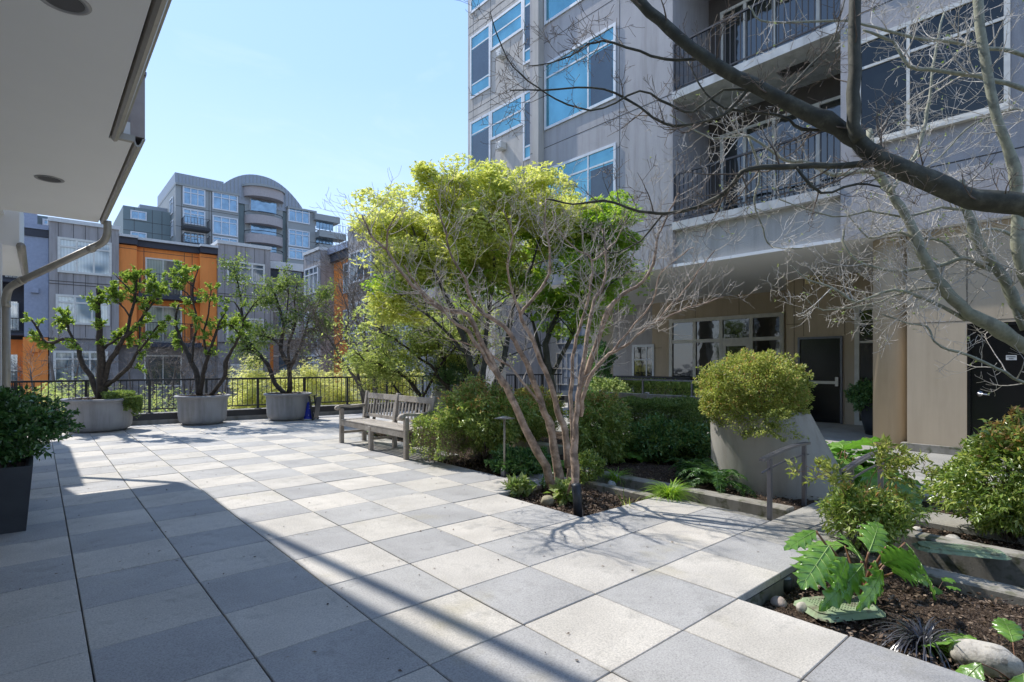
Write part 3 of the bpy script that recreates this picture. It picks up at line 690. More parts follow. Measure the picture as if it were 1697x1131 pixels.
# balconies
for k in range(0,4):
    z=4.42+2.9*k
    a=MB(); a.box((XR-.03,yb0+.004,z),(XR+1.55,yb1-.004,z+.17)); a.build('balcony_slab',M['slabedge'],tw)
    if k<3:
        FR.railing(tw,yb0+.02,yb1-.02,z+.2,z+1.27,-.06,.105,name='balcony_railing')
        a=MB(); a.box((XR+1.50,yb0+.35,z+.18),(XR+1.545,yb1-.35,z+2.4)); o=a.build('window',M['gl_room'],tw)
        a=MB()
        for h in (yb0+.35,1.55,2.45,3.1,yb1-.37): a.box((XR+1.46,h-.035,z+.18),(XR+1.50,h+.035,z+2.42))
        a.box((XR+1.465,yb0+.35,z+2.36),(XR+1.497,yb1-.35,z+2.42)); a.box((XR+1.465,yb0+.35,z+.18),(XR+1.497,yb1-.35,z+.24)); a.build('door_frame',M['frame'],o)
        a=MB(); c=Vector((XR+.7,1.7,z-.004)); a.box((c.x-.16,c.y-.3,c.z-.002),(c.x+.16,c.y+.3,c.z)); a.build('soffit_vent',M['reveal'],tw)
a=MB(); a.box((XR+.12,yb0+.004,3.60),(XR+1.6,yb1-.004,4.42)); a.build('fascia_panel',M['stucco2'],tw)
# wide windows on the nearest wall
for z in (5.22,8.12,11.0):
    FR.window(tw,-1.55,.36,z,z+1.74,[-.35],[z+1.28],'frame','gl_up',.07,.05,sill=True)
    FR.window(tw,-5.2,-2.3,z,z+1.74,[-3.4],[z+1.28],'frame','gl_up',.07,.05,sill=True)
# overhang soffit and ground floor walls
a=MB(); a.box((XR+.004,-9,3.598),(21,12.44,3.66)); a.build('overhang_soffit',M['soffit2'],tw)
XD=14.41; XW=16.35
a=MB(); a.box((XD,-1.2,-.02),(XD+3,3.18,3.597)); a.build('entrance_wall',M['brown'],tw)
a=MB(); a.box((XW,2.5,-.02),(XW+.4,8.6,3.597)); a.build('entrance_wall',M['brown'],tw)
a=MB(); a.box((XW+.02,8.605,-.02),(XW+.4,10.4,3.597)); a.build('entrance_wall',M['stucco'],tw)
FD=Fac('x',XD);FWn=Fac('x',XW)
a=MB()
FD.box(a,2.98,2.99,0,3.59,-.001,.003);FD.box(a,1.82,1.83,2.14,3.59,-.001,.003);FD.box(a,2.75,2.76,2.14,3.59,-.001,.003);FD.box(a,2.76,3.18,2.45,2.46,-.001,.0035);FD.box(a,1.2,1.82,2.45,2.46,-.001,.0035)
FWn.box(a,6.9,6.91,2.98,3.59,-.001,.003);FWn.box(a,8.2,8.6,2.0,2.01,-.001,.003);FWn.box(a,5.4,5.41,2.98,3.59,-.001,.003)
a.build('panel_joints',M['reveal'],tw)
h=[FWn.h(p) for p in (1113,1152,1196,1246,1297)]
FWn.window(tw,h[4],h[0],.1,2.9,[h[1],h[2],h[3]],[2.2],'frame','gl_room',.12,.07,mw=.11)
f=MB(); FWn.box(f,h[3]+.06,h[3]+.16,.12,2.15,.016,.06);FWn.box(f,h[2]-.16,h[2]-.06,.12,2.15,.016,.06);FWn.box(f,h[3]+.16,h[2]-.16,2.0,2.15,.016,.058); f.build('door_frame',M['frame'],tw)
h0=FWn.h(1050);h1=FWn.h(1083); FWn.window(tw,h1,h0,.3,2.1,[h1+.28],[1.6],'framew','gl_room',.09,.04)
# doors
d0,d1=FD.h(1397),FD.h(1323)
dr=thing('door','black exit door with a pale push bar beside the round shrub','door',(XD-.03,(d0+d1)/2,0))
f=MB(); FD.box(f,d0-.0,d0+.05,0,2.11,.002,.05);FD.box(f,d1-.05,d1,0,2.11,.002,.05);FD.box(f,d0+.05,d1-.05,2.06,2.11,.002,.047); f.build('door_frame',M['greymetal'],dr)
f=MB(); FD.box(f,d0+.05,d1-.05,.01,2.06,.002,.02); f.build('door_leaf',M['black'],dr)
f=MB(); FD.box(f,d0+.14,d1-.22,.95,1.02,.05,.085); f.build('push_bar',M['steel'],dr)
f=MB(); FD.box(f,d0+.07,d0+.14,.90,1.12,.02,.10);  f.build('bar_bracket',M['steel'],dr)
h0,h1=FD.h(1452),FD.h(1421)
FD.window(tw,h0-.3,h1,.05,2.75,[],[1.95],'frame','gl_room',.10,.05)
# pillars under the tower
pl=thing('pillar','taupe rendered pillar standing between the glass slit and the far wall','pillar',(10.95,0,0))
a=MB(); a.lathe([(0,0),(.29,0),(.29,3.59)],(11.04,.0,0),48); a.build('shaft',M['brown'],pl)
pw=thing('wall','taupe panelled wall beside the second black door on the right','wall',(10.9,-.7,0))
XG=10.7
a=MB(); a.box((XG,-1.06,.13),(XG+3,-.285,3.59)); a.box((XG,-6.5,.0),(XG+3,-2.05,3.59)); a.box((XG,-2.05,2.06),(XG+3,-1.06,3.59)); a.box((XG+.1,-2.05,0),(XG+3,-1.06,2.06)); a.build('panel',M['brown'],pw)
a=MB(); a.bbox((XG-.03,-1.06,0),(XG+.3,-.20,.13),.008); a.build('plinth',M['conc'],pw)
FG=Fac('x',XG); a=MB(); FG.box(a,-1.065,-1.055,2.10,3.59,-.001,.003); FG.box(a,-6,-.29,2.10,2.108,-.001,.003); a.build('panel_joints',M['reveal'],pw)
d2=thing('door','black steel door with a round lever handle and small sign at the right edge','door',(XG,-1.5,0))
f=MB(); FG.box(f,-1.10,-1.06,0,2.06,-.1,.004); FG.box(f,-2.05,-2.0,0,2.06,-.1,.004); FG.box(f,-2.0,-1.10,2.01,2.06,-.1,.002); f.build('door_frame',M['black'],d2)
f=MB(); FG.box(f,-2.0,-1.10,.01,2.01,-.1,-.06); f.build('door_leaf',M['black'],d2)
hc=onx(1622,653,XG-.02); f=MB(); f.lathe([(0,0),(.042,0),(.042,.018),(.02,.024),(.02,.05),(0,.05)],(0,0,0),24); 
Mx=Matrix.Translation((XG+.06,hc.y,hc.z))@Matrix.Rotation(R(-90),4,'Y'); f.v=[tuple(Mx@Vector(v)) for v in f.v]; f.tube([(XG+.012,hc.y,hc.z),(XG+.010,hc.y-.12,hc.z-.012)],.011,8); f.build('lever_handle',M['steel'],d2)
q0=onx(1666,589,XG);q1=onx(1684,597,XG); f=MB(); FG.box(f,q1.y,q0.y,q1.z,q0.z,-.06,-.055); sg=f.build('door_sign',M['white'],d2)
f=MB()
for zz,m0,m1 in ((.7,.12,.88),(.32,.3,.7)):
    z=q1.z+(q0.z-q1.z)*zz
    t=m0
    while t<m1: FG.box(f,q1.y+(q0.y-q1.y)*t,q1.y+(q0.y-q1.y)*(t+.05),z-.008,z+.008,-.055,-.0535); t+=.075
f.build('sign_text',M['reveal'],sg)
# EXIT sign hanging from the soffit
es=thing('exit_sign','yellowish EXIT sign hanging under the soffit above the entrance','sign',(0,0,0))
e0=P(1336,457,13.0);e1=P(1364,471,13.0); dxy=(e1-e0); ctr=(e0+e1)/2; es.location=ctr; es.rotation_euler=(0,0,math.atan2(RT.y,RT.x))
W_,H_=.40,.20
def loc_build(mb,name,mat,par):
    me=bpy.data.meshes.new(name); me.from_pydata([tuple(v) for v in mb.v],[],mb.f); me.materials.append(mat); o=bpy.data.objects.new(name,me); COL.objects.link(o); o.parent=par
    if any(mb.sm): me.polygons.foreach_set('use_smooth',mb.sm)
    return o
f=MB(); f.bbox((-W_/2,0,-H_/2),(W_/2,.05,H_/2),.006); loc_build(f,'sign_box',M['yellow'],es)
f=MB(); f.tube([(0,.025,H_/2),(0,.025,3.6-ctr.z)],.012,8); loc_build(f,'hanger',M['greymetal'],es)
tc=bpy.data.curves.new('exit_text','FONT'); tc.body='EXIT'; tc.size=.155; tc.align_x='CENTER'; tc.align_y='CENTER'; tc.extrude=.002; to=bpy.data.objects.new('t',tc); COL.objects.link(to)
dg=bpy.context.evaluated_depsgraph_get(); me=bpy.data.meshes.new_from_object(to.evaluated_get(dg)); bpy.data.objects.remove(to)
me.materials.clear(); me.materials.append(M['reveal']); me.name='lettering'
o=bpy.data.objects.new('lettering',me); COL.objects.link(o); o.parent=es; o.rotation_euler=(R(90),0,0); o.location=(0,-.003,0)
# ---------------------------------------------------------------- orange and grey apartment row across the street
YO=37.8; FO=Fac('y',YO); 
ob=thing('apartment_row','orange and grey brown panelled apartment building across the street','building',(6,YO,-6.2))
def blk(par,mat,px0,px1,py0,z1ref,z0=-6.2,d=0,depth=8,name='wall',F=None):
    F=F or FO; h0,h1=F.h(px0),F.h(px1); a=MB(); F.box(a,h0,h1,z0,z1ref,-depth,d); return a.build(name,M[mat],par)
zt=FO.z(276,405)
def zc(px,py,d=0): return FO.z(px,py)
ZG=zc(140,378); ZO=zc(276,402); ZR=zc(480,436)
# left navy / balcony section
a=MB(); FO.box(a,FO.h(-60),FO.h(81),-6.2,ZG-1.0,-8,-1.2); a.build('wall',M['navy'],ob)
a=MB(); FO.box(a,FO.h(40),FO.h(80.5),zc(60,559),zc(60,394),-1.2,.3); a.build('wall_panel',M['lav'],ob)
a=MB(); FO.box(a,FO.h(38),FO.h(79.5),-6.2,zc(60,560),-1.2,.35); a.build('wall_panel',M['orange'],ob)
a=MB(); FO.box(a,FO.h(-60),FO.h(80.5),zc(60,394),zc(60,382),-1.3,.4); a.build('cornice',M['navy'],ob)
a=MB(); FO.box(a,FO.h(-60),FO.h(80.5),zc(60,381.8),zc(60,374),-1.3,.45); a.build('parapet',M['lav'],ob)
a=MB(); FO.box(a,FO.h(-60),FO.h(37),zc(20,641),zc(20,562),-1.3,-1.0); a.build('wall_panel',M['orange'],ob)
for pyt,pyb,fl in ((412,455,468),(500,545,556),(588,635,645)):
    o=FO.window(ob,FO.h(8),FO.h(29),zc(20,pyb),zc(20,pyt),[FO.h(18)],[zc(20,pyt+8)],d=-1.13,pd=-1.17,fm='frame')
    a=MB(); FO.box(a,FO.h(-60),FO.h(39.5),zc(20,fl),zc(20,fl-4),-1.2,.1); a.build('balcony_slab',M['navy'],ob)
    FO.railing(ob,FO.h(8),FO.h(39),zc(20,fl-4),zc(20,fl-29),.05,.13)
for py in (478,575):
    a=MB(); FO.box(a,FO.h(51),FO.h(64),zc(57,py+9),zc(57,py),.36,.6); a.build('vent_hood',M['lav'] if py<500 else M['orange'],ob)
# grey brown bay
def bay(px0,px1,topz,wins,d=.7,vs=3):
    h0,h1=FO.h(px0),FO.h(px1); a=MB(); FO.box(a,h0,h1,zc(140,562),topz,-8,d); a.build('wall',M['grayb'],ob)
    a=MB(); FO.box(a,h0+.02,h1-.02,-6.2,zc(140,562)-.001,-8,d-.05); a.build('wall',M['stone'],ob)
    a=MB(); FO.box(a,h0-.05,h1+.05,topz,topz+.22,-8,d+.08); a.build('parapet_cap',M['white'],ob)
    a=MB()
    for z in (zc(140,472),zc(140,476.5),zc(140,564)): FO.box(a,h0,h1,z,z+.03,d-.002,d+.02)
    for t in (.12,.33,.5,.68,.88): FO.box(a,h0+(h1-h0)*t,h0+(h1-h0)*t+.025,zc(140,560),topz,d-.002,d+.004)
    for p0,p1,ya,yb in wins:
        pass
    a.build('panel_joints',M['reveal'],ob)
    for p0,p1,ya,yb in wins:
        w0,w1=FO.h(p0),FO.h(p1); pm=(p0+p1)/2; z0,z1=FO.z(pm,yb),FO.z(pm,ya); n=3; vs_=[w0+(w1-w0)*k/n for k in range(1,n)]
        FO.window(ob,w0,w1,z0,z1,vs_,[z1-(z1-z0)*.24],'frame','gl_far',.12,d+.08,d+.015,mw=.09)
bay(81,195,ZG,[(97,181,403,456),(94,178,494,538),(90,175,584,632)])
bay(357,443,zc(400,412),[(373,432,439,470),(372,430,530,565),(370,428,605,640)])
# orange section
h0,h1=FO.h(195),FO.h(357)
a=MB(); FO.box(a,h0,h1,zc(276,510+63),zc(276,415),-8,0); 
for p0,p1 in ((195.5,225),(329,356.5)): FO.box(a,FO.h(p0),FO.h(p1),zc(276,573)+.002,zc(276,416),0,.45)
a.build('wall',M['orange'],ob)
a=MB(); FO.box(a,h0,h1,-6.2,zc(276,573)-.002,-8,-.02); a.build('wall',M['stone'],ob)
a=MB(); FO.box(a,h0,h1,zc(276,415),zc(276,405),-8,.25); FO.box(a,h0+.01,FO.h(225.5),zc(276,415)+.003,zc(276,405)-.003,.25,.7);FO.box(a,FO.h(328.5),h1-.01,zc(276,415)+.003,zc(276,405)-.003,.25,.7); a.build('cornice',M['navy'],ob)
a=MB(); FO.box(a,h0,h1,zc(276,405)+.001,zc(276,401),-8,.4); FO.box(a,h0+.01,FO.h(226),zc(276,405)+.003,zc(276,401)-.003,.4,.85);FO.box(a,FO.h(328),h1-.01,zc(276,405)+.003,zc(276,401)-.003,.4,.85); a.build('parapet_cap',M['white'],ob)
a=MB()
for p in (238,305,318): FO.box(a,FO.h(p),FO.h(p)+.03,zc(276,573),zc(276,416),-.001,.004)
for y in (421,494,571): FO.box(a,FO.h(225),FO.h(329),zc(276,y)-.03,zc(276,y),-.001,.006)
for p0,p1 in ((196,225),(330,356)):
    for y in (421,484,488,571): FO.box(a,FO.h(p0),FO.h(p1),zc(276,y)-.03,zc(276,y),.449,.454)
a.build('panel_joints',M['reveal'],ob)
M['gl_curt']=glass('curtained glass',(.06,.08,.07),.06,0,1.,.02,(.30,.34,.27))
for (ya,yb,rt_,rb) in ((431,491,459,492),(509,568,537,569)):
    FO.window(ob,FO.h(242),FO.h(300),zc(271,yb),zc(271,ya),[FO.h(270)],[],'frame','gl_curt',.09,.06,.015)
    a=MB(); FO.box(a,FO.h(226),FO.h(328.5),zc(276,rb+7),zc(276,rb-.5),0,1.1); a.build('balcony_slab',M['navy'],ob)
    FO.railing(ob,FO.h(230),FO.h(315),zc(276,rb),zc(276,rt_),1.05,.15,ends=1.0)
a=MB(); FO.window(ob,FO.h(240),FO.h(300),zc(271,640),zc(271,590),[FO.h(270)],[],'frame','gl_dark',.09,.06,.015)
# recessed link
a=MB(); FO.box(a,FO.h(443)+.01,16,-6.2,zc(480,437)-.9,-6,-1.6); a.build('wall',M['grayb'],ob)
a=MB(); FO.box(a,FO.h(443)+.01,16,zc(480,437)-.9,zc(480,437)-.3,-6,-1.3); a.build('cornice',M['navy'],ob)
a=MB(); FO.box(a,FO.h(443)+.01,16,zc(480,437)-.298,zc(480,437)+.25,-6,-1.1); a.build('parapet_cap',M['white'],ob)
for (ya,yb) in ((450,480),(515,560),(590,630)):
    FO.window(ob,FO.h(462),FO.h(500),zc(480,yb),zc(480,ya),[FO.h(480)],[],'frame','gl_far',.09,-1.52,-1.58)
a=MB(); FO.box(a,FO.h(440),FO.h(462),zc(450,645),zc(450,570),-1.6,-1.2);a.build('wall_panel',M['orange'],ob)
# right wing, facing -x
XWG=14.6; FX=Fac('x',XWG)
wg=thing('apartment_wing','grey and orange panelled apartment wing with projecting bays behind the railing','building',(XWG,30,-6.2))
hA,hB,hC,hD,hE=FX.h(524.5),FX.h(551),FX.h(573),FX.h(601),FX.h(668)
zw=9.0
def bayx(h0,h1,d,top=zw):
    a=MB(); FX.box(a,h0,h1,-6.2,top,-8,d); a.build('wall',M['grayb'],wg); a=MB(); FX.box(a,h0-.08,h1+.08,top+.001,top+.2,-8,d+.1); a.build('parapet_cap',M['white'],wg)
    a=MB(); n=5
    for i in range(n+1): FX.box(a,h0+(h1-h0)*i/n-.012,h0+(h1-h0)*i/n+.012,top-2.0,top,d-.001,d+.004)
    for z in (5.6,5.45,2.7,2.55,-.3): FX.box(a,min(h0,h1),max(h0,h1),z,z+.03,d-.001,d+.015)
    for z in (6.2,3.25,.3,-2.7):
        m0,m1=min(h0,h1)+.35,max(h0,h1)-.35; FX.window(wg,m0,m1,z,z+1.7,[m0+(m1-m0)*.33,m0+(m1-m0)*.66],[z+1.25],'framew','gl_far',.11,d+.07,d+.012,mw=.09)
    a.build('panel_joints',M['reveal'],wg)
hB=hA-3.0; bayx(hA,hB,.9,8.9)
# south face of the bays
for hh,d in ((hB,.9),):
    pass
hD=hB-4.2; a=MB(); FX.box(a,hB+.0,hD,-6.2,8.1,-8,0); a.build('wall',M['orange'],wg); a=MB(); FX.box(a,hB,hD,8.101,8.6,-8,.3); a.build('cornice',M['navy'],wg); a=MB(); FX.box(a,hB,hD,8.601,9.0,-8,.45); a.build('parapet_cap',M['lav'],wg)
for z in (6.0,3.05,.1): FX.window(wg,hD+1.2,hD+2.6,z,z+1.8,[hD+1.9],[z+1.3],'framew','gl_far',.1,.06)
bayx(hD,hD-3.4,.9,9.3)
hF=hD-3.4; a=MB(); FX.box(a,hF,20,-6.2,8.8,-8,-.0); a.build('wall',M['grayb'],wg)
for z in (6.2,3.25,.3): 
    for q in (hF-2.6,): FX.window(wg,q,q+1.6,z,z+1.7,[q+.8],[z+1.25],'framew','gl_far',.1,.06)
# pale blue building seen through the passage under the tower
pb=thing('pale_building','pale blue grey panelled building glimpsed beyond the passage under the tower','building',(24,20,-6.2))
FP=Fac('x',24); a=MB(); FP.box(a,10,31,-6.2,9,-6,0); a.build('wall',M['bluewall'],pb)
for h in (11.4,13.9,16.5,19.1,21.7):
    for z in (.2,2.7): FP.window(pb,h,h+1.7,z,z+1.9,[h+.42,h+.85,h+1.27],[z+.95],'white','palepan',.06,.05)
pl2=thing('pillar','taupe pillar seen between the stems of the multi-stem tree','pillar',(12.6,8,0))
c=P(993,640,14.8); a=MB(); a.bbox((c.x-.3,c.y-.25,0),(c.x+.3,c.y+.25,3.59),.012); a.build('shaft',M['brown'],pl2)
c2=P(822,640,16.5); pl3=thing('pillar','pale taupe pillar at the end of the railing, left of the multi-stem tree','pillar',(c2.x,c2.y,0)); a=MB(); a.bbox((c2.x-.22,c2.y-.22,0),(c2.x+.22,c2.y+.22,3.59),.012); a.build('shaft',M['stucco2'],pl3)
# ---------------------------------------------------------------- green grey block beyond, with barrel roof
YG=77.8; FQ=Fac('y',YG); gb=thing('apartment_block','large green grey apartment block with curved metal roof far behind the orange row','building',(25,YG,-6.2))
qz=lambda px,py: FQ.z(px,py)
def qb(name,mat,px0,px1,z0,z1,d0=-18,d1=0,par=gb): a=MB(); FQ.box(a,FQ.h(px0),FQ.h(px1),z0,z1,d0,d1); return a.build(name,M[mat],par)
zT=qz(291,296); 
qb('wall','greyp',291,395.5,-6.2,zT-.8); qb('wall','greenp',396,407,-6.2,zT-.8,-18,-.6); qb('wall','greyp',407,470,-6.2,zT-.8,-18,-.4); qb('wall','greenp',470,476,-6.2,zT-.8,-18,-.6); qb('wall','greyp',476,523,-6.2,zT-1.2); qb('wall','greyp',523,555,-6.2,zT-4,-18,-1.0)
qb('roof','seam',291,372,zT-.79,zT+.9,-14,-.4)
qb('parapet','greyp',290.6,396,zT-.795,zT-.5,-18.2,.25); qb('parapet','greyp',476,524,zT-1.195,zT-.9,-18.2,.25)
# barrel roof
a=MB(); hL,hR=FQ.h(357),FQ.h(502); n=24; base=zT-.6; Hh=3.4; vs=[]
for dd in (-.35,-12):
    for i in range(n+1):
        t=i/n; vs.append(FQ.pt(hL+(hR-hL)*t,base+Hh*(1-abs(2*t-1)**2.2),dd))
    vs.append(FQ.pt(hR,base-1,dd)); vs.append(FQ.pt(hL,base-1,dd))
m=n+3; a.add(vs,[tuple(range(m)),tuple(range(2*m-1,m-1,-1))]+[(i,(i+1)%m,m+(i+1)%m,m+i) for i in range(m)]); rf=a.build('roof',M['seam'],gb)
a=MB()
for i in range(1,24): t=i/24; FQ.box(a,hL+(hR-hL)*t-.04,hL+(hR-hL)*t+.04,base-.5,base+Hh*(1-abs(2*t-1)**2.2)-.02,-.35,-.30)
for i in range(1,14): h=FQ.h(291)+(FQ.h(372)-FQ.h(291))*i/14; FQ.box(a,h-.04,h+.04,zT-.45,zT+.88,-.4,-.36)
a.build('roof_seam',M['greyp'],rf)
# curved balconies with canopy
def curved(z0,z1,rx,ry,mat,name,rail=False):
    hc=FQ.h(438.5); W=(FQ.h(470)-FQ.h(407))/2*rx; vs=[];n=20
    for z in (z0,z1):
        for i in range(n+1):
            t=math.pi*i/n; vs.append(FQ.pt(hc-W*math.cos(t),z,-.4+ry*math.sin(t)))
    k=n+1; a=MB(); a.add(vs,[(i,i+1,k+i+1,k+i) for i in range(n)]+[tuple(range(n,-1,-1)),tuple(range(k,2*k)),(n,0,k,2*k-1)]); return a.build(name,M[mat],gb)
rows=[(330,352,365),(374,389,401),(401,424,436)]
zc1=qz(438,331); curved(zc1,zc1+1.3,1.05,1.9,'pinkp','canopy'); curved(zc1+1.301,zc1+1.6,1.12,2.2,'greyp','canopy_roof')
for pb_,pt_ in ((375,361),(406,392),(433,420)):
    z0=qz(438,pb_);z1=qz(438,pt_); curved(z0,z1,1.0,1.8,'pinkp','balcony')
    a=MB(); hc=FQ.h(438.5);W=(FQ.h(470)-FQ.h(407))/2
    a.tube([FQ.pt(hc-W*math.cos(math.pi*i/16),z1+.45,-.4+1.75*math.sin(math.pi*i/16)) for i in range(17)],.05,5); a.build('balcony_railing',M['darkmetal'],gb)
def qw(p0,p1,ya,yb,n=3,tr=.24,d=0,g='gl_blue',fw=.16):
    w0,w1=FQ.h(p0),FQ.h(p1); pm=(p0+p1)/2; z0,z1=qz(pm,yb),qz(pm,ya); FQ.window(gb,w0,w1,z0,z1,[w0+(w1-w0)*k/n for k in range(1,n)],[z1-(z1-z0)*tr] if tr else [],'framew',g,fw,d+.12,d+.02,mw=.11)
for ya,yb in ((313,341),(349,372),(386,408)): qw(304,339,ya,yb,3,.3)
for ya,yb in ((322,349),(361,390),(395,412)): qw(353,393,ya,yb,3,.28)
for ya,yb in ((334,352),(371,388),(403,418)): qw(416,458,ya,yb,4,.25,-.4)
for ya,yb in ((346,369),(383,409),(413,430)): qw(478.5,512,ya,yb,3,.25)
for ya,yb in ((366,381),(390,404),(417,428)): qw(524,552,ya,yb,3,.3,-1.0)
for py in (380,407):
    z=qz(322,py); a=MB(); FQ.box(a,FQ.h(301),FQ.h(344),z-.35,z,0,1.7); a.build('balcony',M['darkmetal'],gb); FQ.railing(gb,FQ.h(301.5),FQ.h(343.5),z,z+1.15,1.6,.35,ends=1.5,r=.02)
for py in (387,409):
    z=qz(538,py); a=MB(); FQ.box(a,FQ.h(523),FQ.h(567),z-.9,z,-1,1.5); a.build('balcony',M['greyp'],gb); FQ.railing(gb,FQ.h(523.5),FQ.h(566.5),z,z+1.2,1.4,.45,r=.02)
a=MB(); z=qz(540,359); FQ.box(a,FQ.h(519),FQ.h(560),z-.9,z,-3,.8); a.build('canopy',M['greyp'],gb)
a=MB()
for py in (345,378,410):
    z=qz(320,py); FQ.box(a,FQ.h(291),FQ.h(395),z-.06,z,-.001,.01); FQ.box(a,FQ.h(476),FQ.h(523),z-2.2,z-2.14,-.001,.01)
for p in (300,346,350): FQ.box(a,FQ.h(p),FQ.h(p)+.06,-6,zT-.9,-.001,.008)
a.build('panel_joints',M['reveal'],gb)
# west return face windows
xw=FQ.h(291); FS=Fac('x',xw)
for z in (zT-4.0,zT-7,zT-10): FS.window(gb,YG+1.5,YG+3.8,z,z+2,[YG+2.6],[z+1.4],'framew','gl_blue',.15,.1)
# teal lower block to the left
tb=thing('teal_block','dark teal panelled block to the left of the green grey apartments','building',(10,YG+2,-6.2))
FT=Fac('y',YG+3); a=MB(); h0,h1=FT.h(204),FT.h(290); FT.box(a,h0,h1,-6.2,FT.z(240,346),-12,0); a.build('wall',M['greenp'],tb)
a=MB(); FT.box(a,FT.h(237),FT.h(292),FT.z(240,346)+.001,FT.z(260,334),-10,-3); a.build('penthouse',M['seam'],tb)
for ya,yb in ((351,364),(386,399)): FT.window(tb,FT.h(217),FT.h(242),FT.z(230,yb),FT.z(230,ya),[FT.h(229)],[],'framew','gl_blue',.14,.1)
a=MB(); 
for py in (368,385): z=FT.z(240,py); FT.box(a,h0,h1,z-.05,z,-.001,.01)
for p in (222,252,268): FT.box(a,FT.h(p),FT.h(p)+.05,-6,FT.z(240,347),-.001,.008)
a.build('panel_joints',M['reveal'],tb)
fb=thing('distant_block','pale block with blue grey wall glimpsed under the near roof','building',(-2,60,-6.2))
FB=Fac('y',62); a=MB(); FB.box(a,FB.h(20),FB.h(115),-6.2,FB.z(70,358),-10,0); a.build('wall',M['greenp'],fb); a=MB(); FB.box(a,FB.h(22),FB.h(62),-6,FB.z(45,354),0,2); a.build('wall_panel',M['lav'],fb)
FB.window(fb,FB.h(72),FB.h(100),FB.z(86,374),FB.z(86,366),[FB.h(86)],[],'framew','gl_blue',.14,.1)
# ---------------------------------------------------------------- benches
def bench(label,c,rot,L=2.31,group='weathered wooden garden benches'):
    t=thing('bench',label,'bench',(c[0],c[1],0),group); t.rotation_euler=(0,0,rot)
    def b(name,fn): m=MB(); fn(m); return loc_build(m,name,M['wood'],t)
    hx=L/2
    for x in (-hx,0,hx): b('leg',lambda m: m.bbox((x-.035,-.25,0),(x+.035,-.18,.40 if x==0 else .62),.006))
    for x in (-hx,0,hx): b('leg',lambda m: (m.bbox((x-.035,.19,0),(x+.035,.26,.42),.006),m.beam((x,.225,.40),(x,.30,.93),.07,.065,(0,-1,0),.006)))
    b('seat_rail',lambda m: (m.bbox((-hx+.036,-.243,.32),(hx-.036,-.205,.41),.004),m.bbox((-hx+.036,.20,.32),(hx-.036,.235,.40),.004)))
    def seat(m):
        for i in range(6): y=-.245+i*.078; m.bbox((-hx+.03 if i>0 else -hx-.0,y,.412),(hx-.03 if i>0 else hx,y+.062,.436),.005)
    b('seat',seat)
    def side(m):
        for x in (-hx,0,hx): m.bbox((x-.022,-.179,.17),(x+.022,.189,.215),.004)
    b('stretcher',side)
    def arm(s):
        def f(m):
            x=s*hx; 
            prof=[(-.30,.645),(-.26,.672),(-.18,.672),(-.05,.655),(.10,.662),(.262,.675)]
            for k in range(len(prof)-1): m.beam((x,prof[k][0]-.003,prof[k][1]),(x,prof[k+1][0]+.003,prof[k+1][1]),.065+.001*k,.045,(0,0,1))
            m.tube([(x-.036,-.295,.635),(x+.036,-.295,.635)],.042,16)
        return f
    b('armrest',arm(-1)); b('armrest',arm(1))
    def back(m):
        q=lambda z:.225+(z-.40)*.075/.53
        for s in (-1,1):
            x0,x1=(s*.037,s*(hx-.037)); x0,x1=min(x0,x1),max(x0,x1)
            m.beam((x0,q(.85),.85),(x1,q(.85),.85),.034,.10,(0,.14,1),.004); m.beam((x0,q(.50),.50),(x1,q(.50),.50),.03,.06,(0,.14,1),.004)
            n=10
            for i in range(n): x=x0+(x1-x0)*(i+.5)/n; m.beam((x,q(.52),.52),(x,q(.81),.81),.042,.014,(0,-1,.14))
    b('backrest',back); return t
bench('weathered grey wooden bench on the paved terrace, right arm in a clipped shrub',(3.95+.25,5.56),R(-90))
bench('wooden bench seen from behind in the garden, half covered by a dark clipped hedge',(8.06+.25,2.95),R(90),2.1)
# ---------------------------------------------------------------- pots
def pot(label,c,r,h,seed):
    t=thing('planter_pot',label,'planter',(c[0],c[1],0),'round grey stone planters along the railing')
    pr=[(.0,.0),(.60,.0),(.70,.02),(.80,.08),(.86,.17),(.875,.30),(.885,.55),(.895,.78),(.905,.88),(.94,.915),(1.0,.935),(1.015,.955),(1.01,.985),(.985,1.0),(.90,1.0),(.87,.985),(.86,.90)]
    m=MB(); m.lathe([(a*r,b*h) for a,b in pr],(c[0],c[1],0),56); m.build('bowl',M['pot'],t)
    m=MB(); g=random.Random(seed); m.lathe([(.865*r,h*.93),(.6*r,h*.955),(.3*r,h*.97),(.0,h*.975)],(c[0],c[1],0),40); m.build('soil',M['soil'],t)
    gg=rngn(seed); n=900; a=gg.uniform(0,6.28,n); q=np.sqrt(gg.uniform(0,1,n))*.88*r; C=np.stack([c[0]+q*np.cos(a),c[1]+q*np.sin(a),h*.96+gg.uniform(0,.03,n)],1); D=gg.normal(0,1,(n,3)); D[:,2]*=.3
    leafcloud('leaf_litter',M['chip'],t,C,D,.035,seed)
    return t
pc=[P(166,604,11.8),P(336,604,13.15),P(477,604,14.1)]
pot('leftmost round grey planter, the one with ivy trailing over its right side',pc[0],.66,.70,1)
pot('middle round grey planter, its rim bare of trailing plants',pc[1],.59,.69,2)
pot('right round grey planter with a blue cone leaning beside it',pc[2],.575,.69,3)
g=rngn(5); ic=pc[0]; n=5200; a=g.uniform(-.55,.4,n)-.45; zz=g.uniform(0,1,n); rr_=.66*(.95+.16*g.uniform(0,1,n)); 
keep=(zz<.45+.55*np.cos((a-(-.5))*2.0)); C=np.stack([ic.x+rr_*np.cos(a),ic.y+rr_*np.sin(a),.74-.52*zz*(.25+.75*np.abs(np.sin(a*7.3)*np.cos(a*17+1)))*g.uniform(.4,1,n)],1)[keep]; D=np.stack([np.cos(a),np.sin(a),-.6+0*a],1)[keep]
